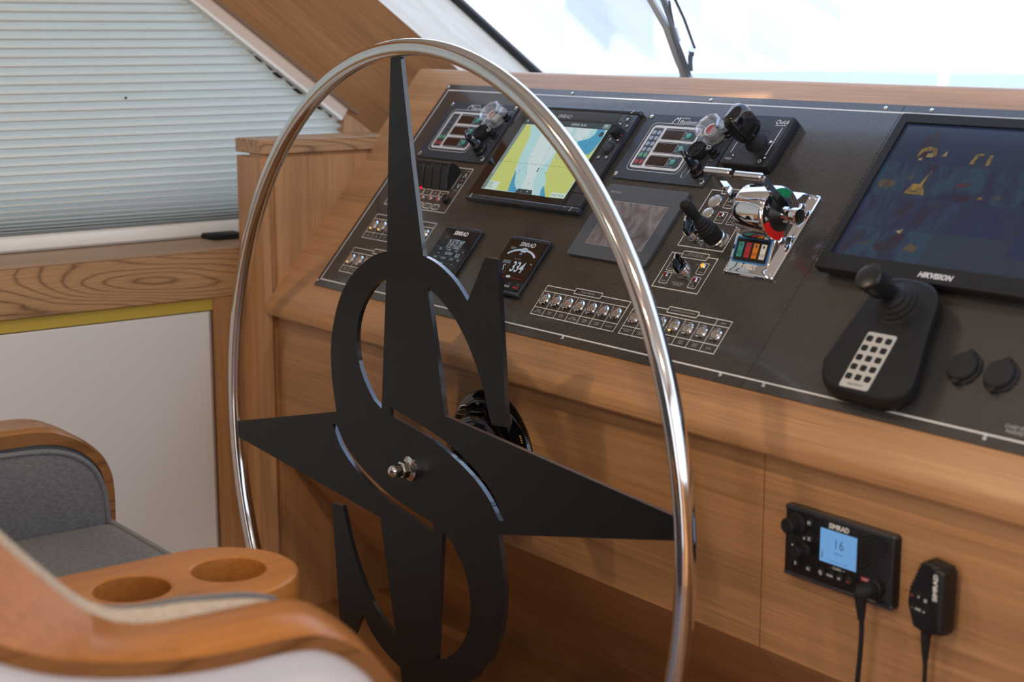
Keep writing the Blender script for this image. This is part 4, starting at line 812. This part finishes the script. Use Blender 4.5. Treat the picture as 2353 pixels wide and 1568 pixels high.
text(mo, 'HIKVISION', 198, 11.5, 25.2, 11, print_light, 'brand_lettering', shear=.2, bold=.03)

# ================================================================== CAMERA KEYBOARD WITH JOYSTICK
pk = thing('camera_joystick', 'black camera keyboard with grey keypad and a leaning joystick', 'joystick', on_panel(1385, 62))
o_ = [(u-1385, v-62) for u, v in [(1390, 107), (1402, 84), (1424, 70), (1466, 67), (1507, 67), (1531, 77), (1540, 97), (1520, 177), (1512, 214), (1498, 233), (1478, 242), (1444, 244), (1418, 239), (1405, 214), (1399, 179), (1394, 146)]]
P2 = catmull([(x, y, 0) for x, y in o_+o_[:1]], 5)[:-1]; ccx, ccy = 80, 92
MB().rings([[(ccx+(p.x-ccx)*k-sh_, ccy+(p.y-ccy)*k, z) for p in P2] for z, k, sh_ in ((0, .95, 16), (4, .99, 15), (24, 1.01, 6), (31, 1.0, 3), (34.5, .975, 1), (35.5, .93, 0))]).obj('housing', blk_matt, pk, smooth=60)
kpp = MB().rr(50, 96, 12, 95, 3, [(35, 0), (36.6, .4)], 3).obj('keypad_plate', keypad_grey, pk, label='pale grey keypad plate')
ky0 = None
for r_ in range(5):
    for c_ in range(3):
        x, y = 58+c_*15, 28+r_*14.2
        if ky0 is None: ky0 = MB().rr(-4.6, 4.6, -4.2, 4.2, 2, [(36, 0), (38, .2), (38.6, 1)], 2).obj('key', blk_matt, pk); kk = ky0
        else: kk = ky0.copy(); COL.objects.link(kk); kk.parent = pk
        kk.location = (x*.001, y*.001, 0)
text(pk, 'HIKVISION', 73, 17.5, 36.8, 5, blk, 'brand_lettering', shear=.2)
bt = MB().lathe([(34, 34), (33, 36.5), (27, 38), (28, 41), (22, 43), (23, 46), (17, 49), (18, 52), (13, 56), (12, 60)], (70, 142, 0), 36).obj('boot', rubber, pk)
MB().tube([(70, 142, 54), (69.5, 140, 68), (69, 138, 80), (69, 135, 96), (69, 133, 106)], [11, 13, 17.5, 18, 18.5], 28).lathe([(18.5, 0), (17, 3.5), (12, 5), (0, 5)], (69, 133, 105), 28).obj('stick', blk, pk)
# blanking covers beside it
for i, (u, v, lab) in enumerate(((1568, 149, 'round black socket cover nearer the camera joystick'), (1621, 148, 'round black socket cover further from the camera joystick, towards the right edge'))):
    s = thing('socket_cover', lab, 'socket cover', on_panel(u, v), 'socket covers')
    MB().lathe([(23, 0), (23, 2.5), (21.5, 4), (19, 4)], seg=36).obj('flange', socket_blk, s)
    MB().lathe([(19.5, 3), (19.5, 8), (18, 10), (0, 10)], (-1, 0, 0), 36).rr(-5, 5, -25, -16, 3, [(2, 0), (8.5, 0)], 2).rr(-5, 5, 16, 25, 3, [(2, 0), (7, 0)], 2).obj('cap', socket_blk, s)

# ================================================================== VHF RADIO AND FIST MICROPHONE
vh = thing('vhf_radio', 'black flush-mounted marine radio with a lit blue display', 'radio', on_face(1355, 461))
MB().rr(8, 189, 0, 95, 5, [(0, 0), (9, 0), (12, 1.5), (13, 3)], 4).obj('case', blk, vh)
MB().rr(8, 189, 88, 95.5, 3, [(1, 1), (3, 0), (12, 0), (14, 2)], 2).obj('top_bar', chart_blk, vh); MB().rr(8, 189, -.5, 6, 3, [(1, 1), (3, 0), (12, 0), (14, 2)], 2).obj('bottom_bar', chart_blk, vh)
vs = MB().box(70, 130, 34, 78, 12.8, 13.4).obj('display', emis('vhf_blue', (.16, .36, .66), .9), vh, label='lit blue radio display'); vi = emis('vhf_ink', (.04, .11, .20), .8)
text(vs, '16', 101, 61, 13.6, 18, vi, 'readout'); text(vs, 'SIMPLEX', 101, 49, 13.6, 4, vi, 'readout'); text(vs, '37°07.469N  27°15.621E', 101, 38, 13.6, 3.2, vi, 'readout'); MB().strip([(74, 38), (74, 48)], 1.6, 13.4).obj('signal_bar', vi, vs)
text(vh, 'SIMRAD', 100, 83.5, 13.5, 9.5, print_light, 'brand_lettering', shear=.1, bold=.03)
for x in (63, 134): MB().strip([(x, 8), (x, 86)], 1.2, 13.1).obj('face_groove', blk_gloss, vh)
for x, y, r_, h in ((30, 73, 15, 35), (43, 40, 11, 32)):
    k = MB().lathe([(r_, 13), (r_, 15), (r_*.72, 17), (r_*.7, h-2), (r_*.55, h), (r_*.3, h-.6), (0, h-.6)], (x, y, 0), 28).obj('dial', rubber, vh)
for x, y, s in ((52, 79, 'M'), (53, 58, 'X'), (25, 43, '+'), (31, 20, '0'), (53, 18, 'H'), (74, 19, 'Q'), (90, 19, 'DUAL'), (105, 19, 'HI'), (120, 19, '16')):
    k = MB().lathe([(6, 13), (6, 14.4), (4.8, 15.4), (0, 15.6)], (x, y, 0), 18).obj('key', rubber, vh); text(k, s, x, y, 15.8, 7 if len(s) < 2 else 4.2, print_light if s != '16' else redk, 'key_legend', bold=.02)
text(vh, '-  CHAN  +', 100, 29.5, 13.5, 5, print_light); MB().lathe([(2, 13), (2, 14), (0, 14)], (43, 56, 0), 10).obj('marker_dot', print_grey, vh)
for i in range(7):
    a = (139+i*6, 76-i*0); MB().strip([(139, 40+i*7), (139+min(40, 45-i*3.0), 40+i*7+min(36, 38-i*4.5))], 2.0, 13.2).obj('speaker_slot', blk_gloss, vh)
rd = MB().box(139, 158, 26, 31, 13, 13.6).obj('distress_label', red_led, vh); text(rd, 'DISTRESS', 148.5, 28.6, 13.8, 3.6, print_light)
pg = MB().lathe([(12, 12), (12, 22), (10.5, 24), (10.5, 30), (0, 30)], (166, 24, 0), 28).obj('plug', rubber, vh)
MB().tube([(166, 24, 28), (162, 22, 36), (158, 20, 38)], [9, 10, 10.5], 18).tube([(160, 22, 38), (160, 8, 37), (160, -14, 35)], [9, 7, 4.6], 18).obj('plug_elbow', rubber, pg)
MB().tube(catmull([(160, -8, 35), (160.5, -30, 34), (159, -60, 33), (156, -95, 32), (153, -140, 30), (152, -230, 30), (158, -330, 25), (170, -455, 6)], 5), 3.2, 10).obj('cable', rubber, pg)
mc = thing('fist_microphone', 'black fist microphone hanging on the oak front beside the radio', 'microphone', on_face(1574, 453) @ Matrix.Diagonal((.86, .95, .85, 1)))
mo_ = [(8, 54), (6, 34), (17, 6), (32, 2), (48, 1), (66, 5), (70, 12), (71, 88), (66, 94), (36, 98), (27, 94)]
MB().rings([[(37+(x-37)*k+dx, 50+(y-50)*k, z) for x, y in mo_] for z, k, dx in ((8, .90, 0), (12, 1, 0), (28, 1.0, 0), (34, .96, 0), (36.5, .88, 0))]).obj('body', blk, mc, smooth=30)
MB().rr(48, 70, 6, 92, 6, [(30, 0), (35, 0), (38.5, 2), (40, 5)], 4).obj('side_grip', blk, mc)
MB().rr(18, 56, 30, 75, 4, [(0, 0), (9, 0)], 2).obj('wall_clip', blk_matt, mc)
text(mc, 'SIMRAD', 57, 68, 40.2, 10, print_light, 'brand_lettering', rot=R(90), bold=.03)
for i in range(8): MB().box(12+i*2.1, 45, 58+i*4.6, 60+i*4.6, 36, 37.4).obj('speaker_rib', blk_matt, mc)
for i in range(4): MB().box(21-i*1.7, 45, 8+i*4.2, 10+i*4.2, 36, 37.4).obj('speaker_rib', blk_matt, mc)
for x, y, s, m_ in ((16, 48, '16', redk), (28, 49, 'v', print_light), (40, 46, 'M', print_light), (18, 33, '-', print_light), (28, 32, 'PWR', print_light), (38, 31, '+', print_light)):
    k = MB().rr(x-4.6, x+4.6, y-4, y+4, 2.5, [(36, 0), (37.6, .2), (38.2, 1)], 2).obj('key', rubber, mc); text(k, s, x, y, 38.4, 6 if len(s) == 1 else 4.4, m_, 'key_legend', bold=.02)
sg = MB().tube([(34, 6, 24), (33, -10, 24), (33, -38, 23)], [8.5, 7, 4], 16).obj('strain_relief', rubber, mc)
MB().tube(catmull([(33, -34, 23), (33, -60, 22), (32.5, -100, 22), (33, -180, 24), (36, -300, 24), (60, -446, 6)], 5), 3.2, 10).obj('cord', rubber, mc)

# ================================================================== OUTSIDE
wp = thing('windscreen_wiper', 'steel windscreen wiper with parallel arms outside the glass', 'wiper', Matrix.Translation((.305, .812, 1.06)))
wi = Matrix.Translation((-.305, -.812, -1.06))
tb = lambda l, r, s=8: MB(1.0).tube([wi @ Vector(p) for p in l], r, s)
tb([(.296, .83, 1.05), (.310, .806, 1.080), (.345, .752, 1.119), (.395, .680, 1.170), (.425, .613, 1.219), (.52, .40, 1.37)], .0085).obj('blade_arm', mat('wiper_grey', (.78, .79, .79), .5, 0), wp)
tb([(.315, .83, 1.05), (.335, .790, 1.092), (.372, .737, 1.130), (.420, .670, 1.178), (.458, .613, 1.219), (.55, .42, 1.36)], .0065).obj('drive_arm', mat('wiper_dark', (.38, .42, .46), .4, 0), wp)
tb([(.340, .80, 1.075), (.352, .775, 1.10), (.40, .700, 1.157), (.450, .640, 1.20), (.475, .612, 1.22)], .0035).obj('follower_rod', chrome, wp)
tb([(.418, .735, 1.130), (.468, .658, 1.186), (.492, .612, 1.22), (.60, .40, 1.37)], .004).obj('wash_tube', steel, wp)
tb([(.352, .790, 1.085), (.372, .768, 1.105), (.398, .745, 1.124)], .0055).obj('link', chrome, wp); tb([(.393, .752, 1.118), (.404, .742, 1.127)], .008, 12).obj('link_nut', chrome, wp)
tb([(.300, .85, 1.02), (.312, .81, 1.065)], .016, 14).obj('pivot', blk, wp)
rl = thing('deck_railing', 'white foredeck stanchion with slack lifelines beyond the windscreen', 'railing', Matrix.Translation((-1.51, 4, 0)))
MB(1.0).tube([(0, 0, -.3), (0, 0, 1.02)], .019, 14).lathe([(.022, 1.02), (.024, 1.03), (.018, 1.045), (0, 1.05)], (0, 0, 0), 14).obj('stanchion', white_gloss, rl)
MB(1.0).tube([(-2.6, .2, .94), (-1.2, .1, .985), (0, 0, 1.02)], .009).tube([(0, 0, 1.02), (.6, .3, .98), (2.5, 1.0, .93)], .009).obj('lifeline', white_gloss, rl)
MB(1.0).box(-6, 4, -3, 4, -.34, -.30).obj('foredeck', white_gloss, rl)
sea = mat('sea', (.30, .345, .39), .6); sea_o = struct(W1().box(-600, 400, 6, 700, -2.6, -2.5).obj('ground_sea', sea))
hb = MB(1.0); rows = []
for i in range(34):
    r_ = 150+i*7; row = []
    for j in range(61):
        a = R(88+j*1.6); n_ = math.sin(a*23+i*.3)*1.3+math.sin(a*61+i*.9)*.8+random.uniform(-.5, .5)
        h = -2.7+max(0, i-.6-.5*math.sin(a*17))*2.6+(n_ if i > 1 else 0)
        row.append((2.7+r_*math.cos(a), -1.5+r_*math.sin(a), h))
    rows.append(row)
rock = noisy('limestone_scrub', (.50, .49, .46), (.40, .40, .31), .045, .9, 7, lo=.57, hi=.70)
struct(hb.rings(rows, False, False, False).obj('ground_hillside', rock, smooth=0))
# unseen ceiling lights, added for warm cabin light and warm rim highlights
for x, y, wh in ((.7, -1.0, 'above the left end of the helm bench'), (1.9, -1.0, 'above the right end of the helm bench'), (.7, -2.3, 'behind the bench, nearer the blind'), (1.9, -2.3, 'behind the bench, before the aft door'), (3.0, -1.6, 'nearest the starboard window')):
    c = thing('added_downlight', 'small round ceiling downlight added out of view '+wh, 'ceiling light', Matrix.Translation((x, y, 1.95)), 'ceiling downlights')
    MB().lathe([(34, 0), (40, -2), (40, -5), (34, -6), (33, -3)], seg=24).obj('trim_ring', chrome, c)
    MB().lathe([(33, -3), (33, -3.5), (0, -3.5)], seg=20).obj('lens', mat('warm_lens', (1, .9, .75), .4, emit=(1, .72, .42), es=25), c)
    ld = bpy.data.lights.new('downlight', 'AREA'); ld.shape = 'DISK'; ld.size = .06; ld.energy = 6; ld.color = (1, .78, .52)
    lo = bpy.data.objects.new('downlight', ld); COL.objects.link(lo); lo.parent = c; lo.location = (0, 0, -.008)
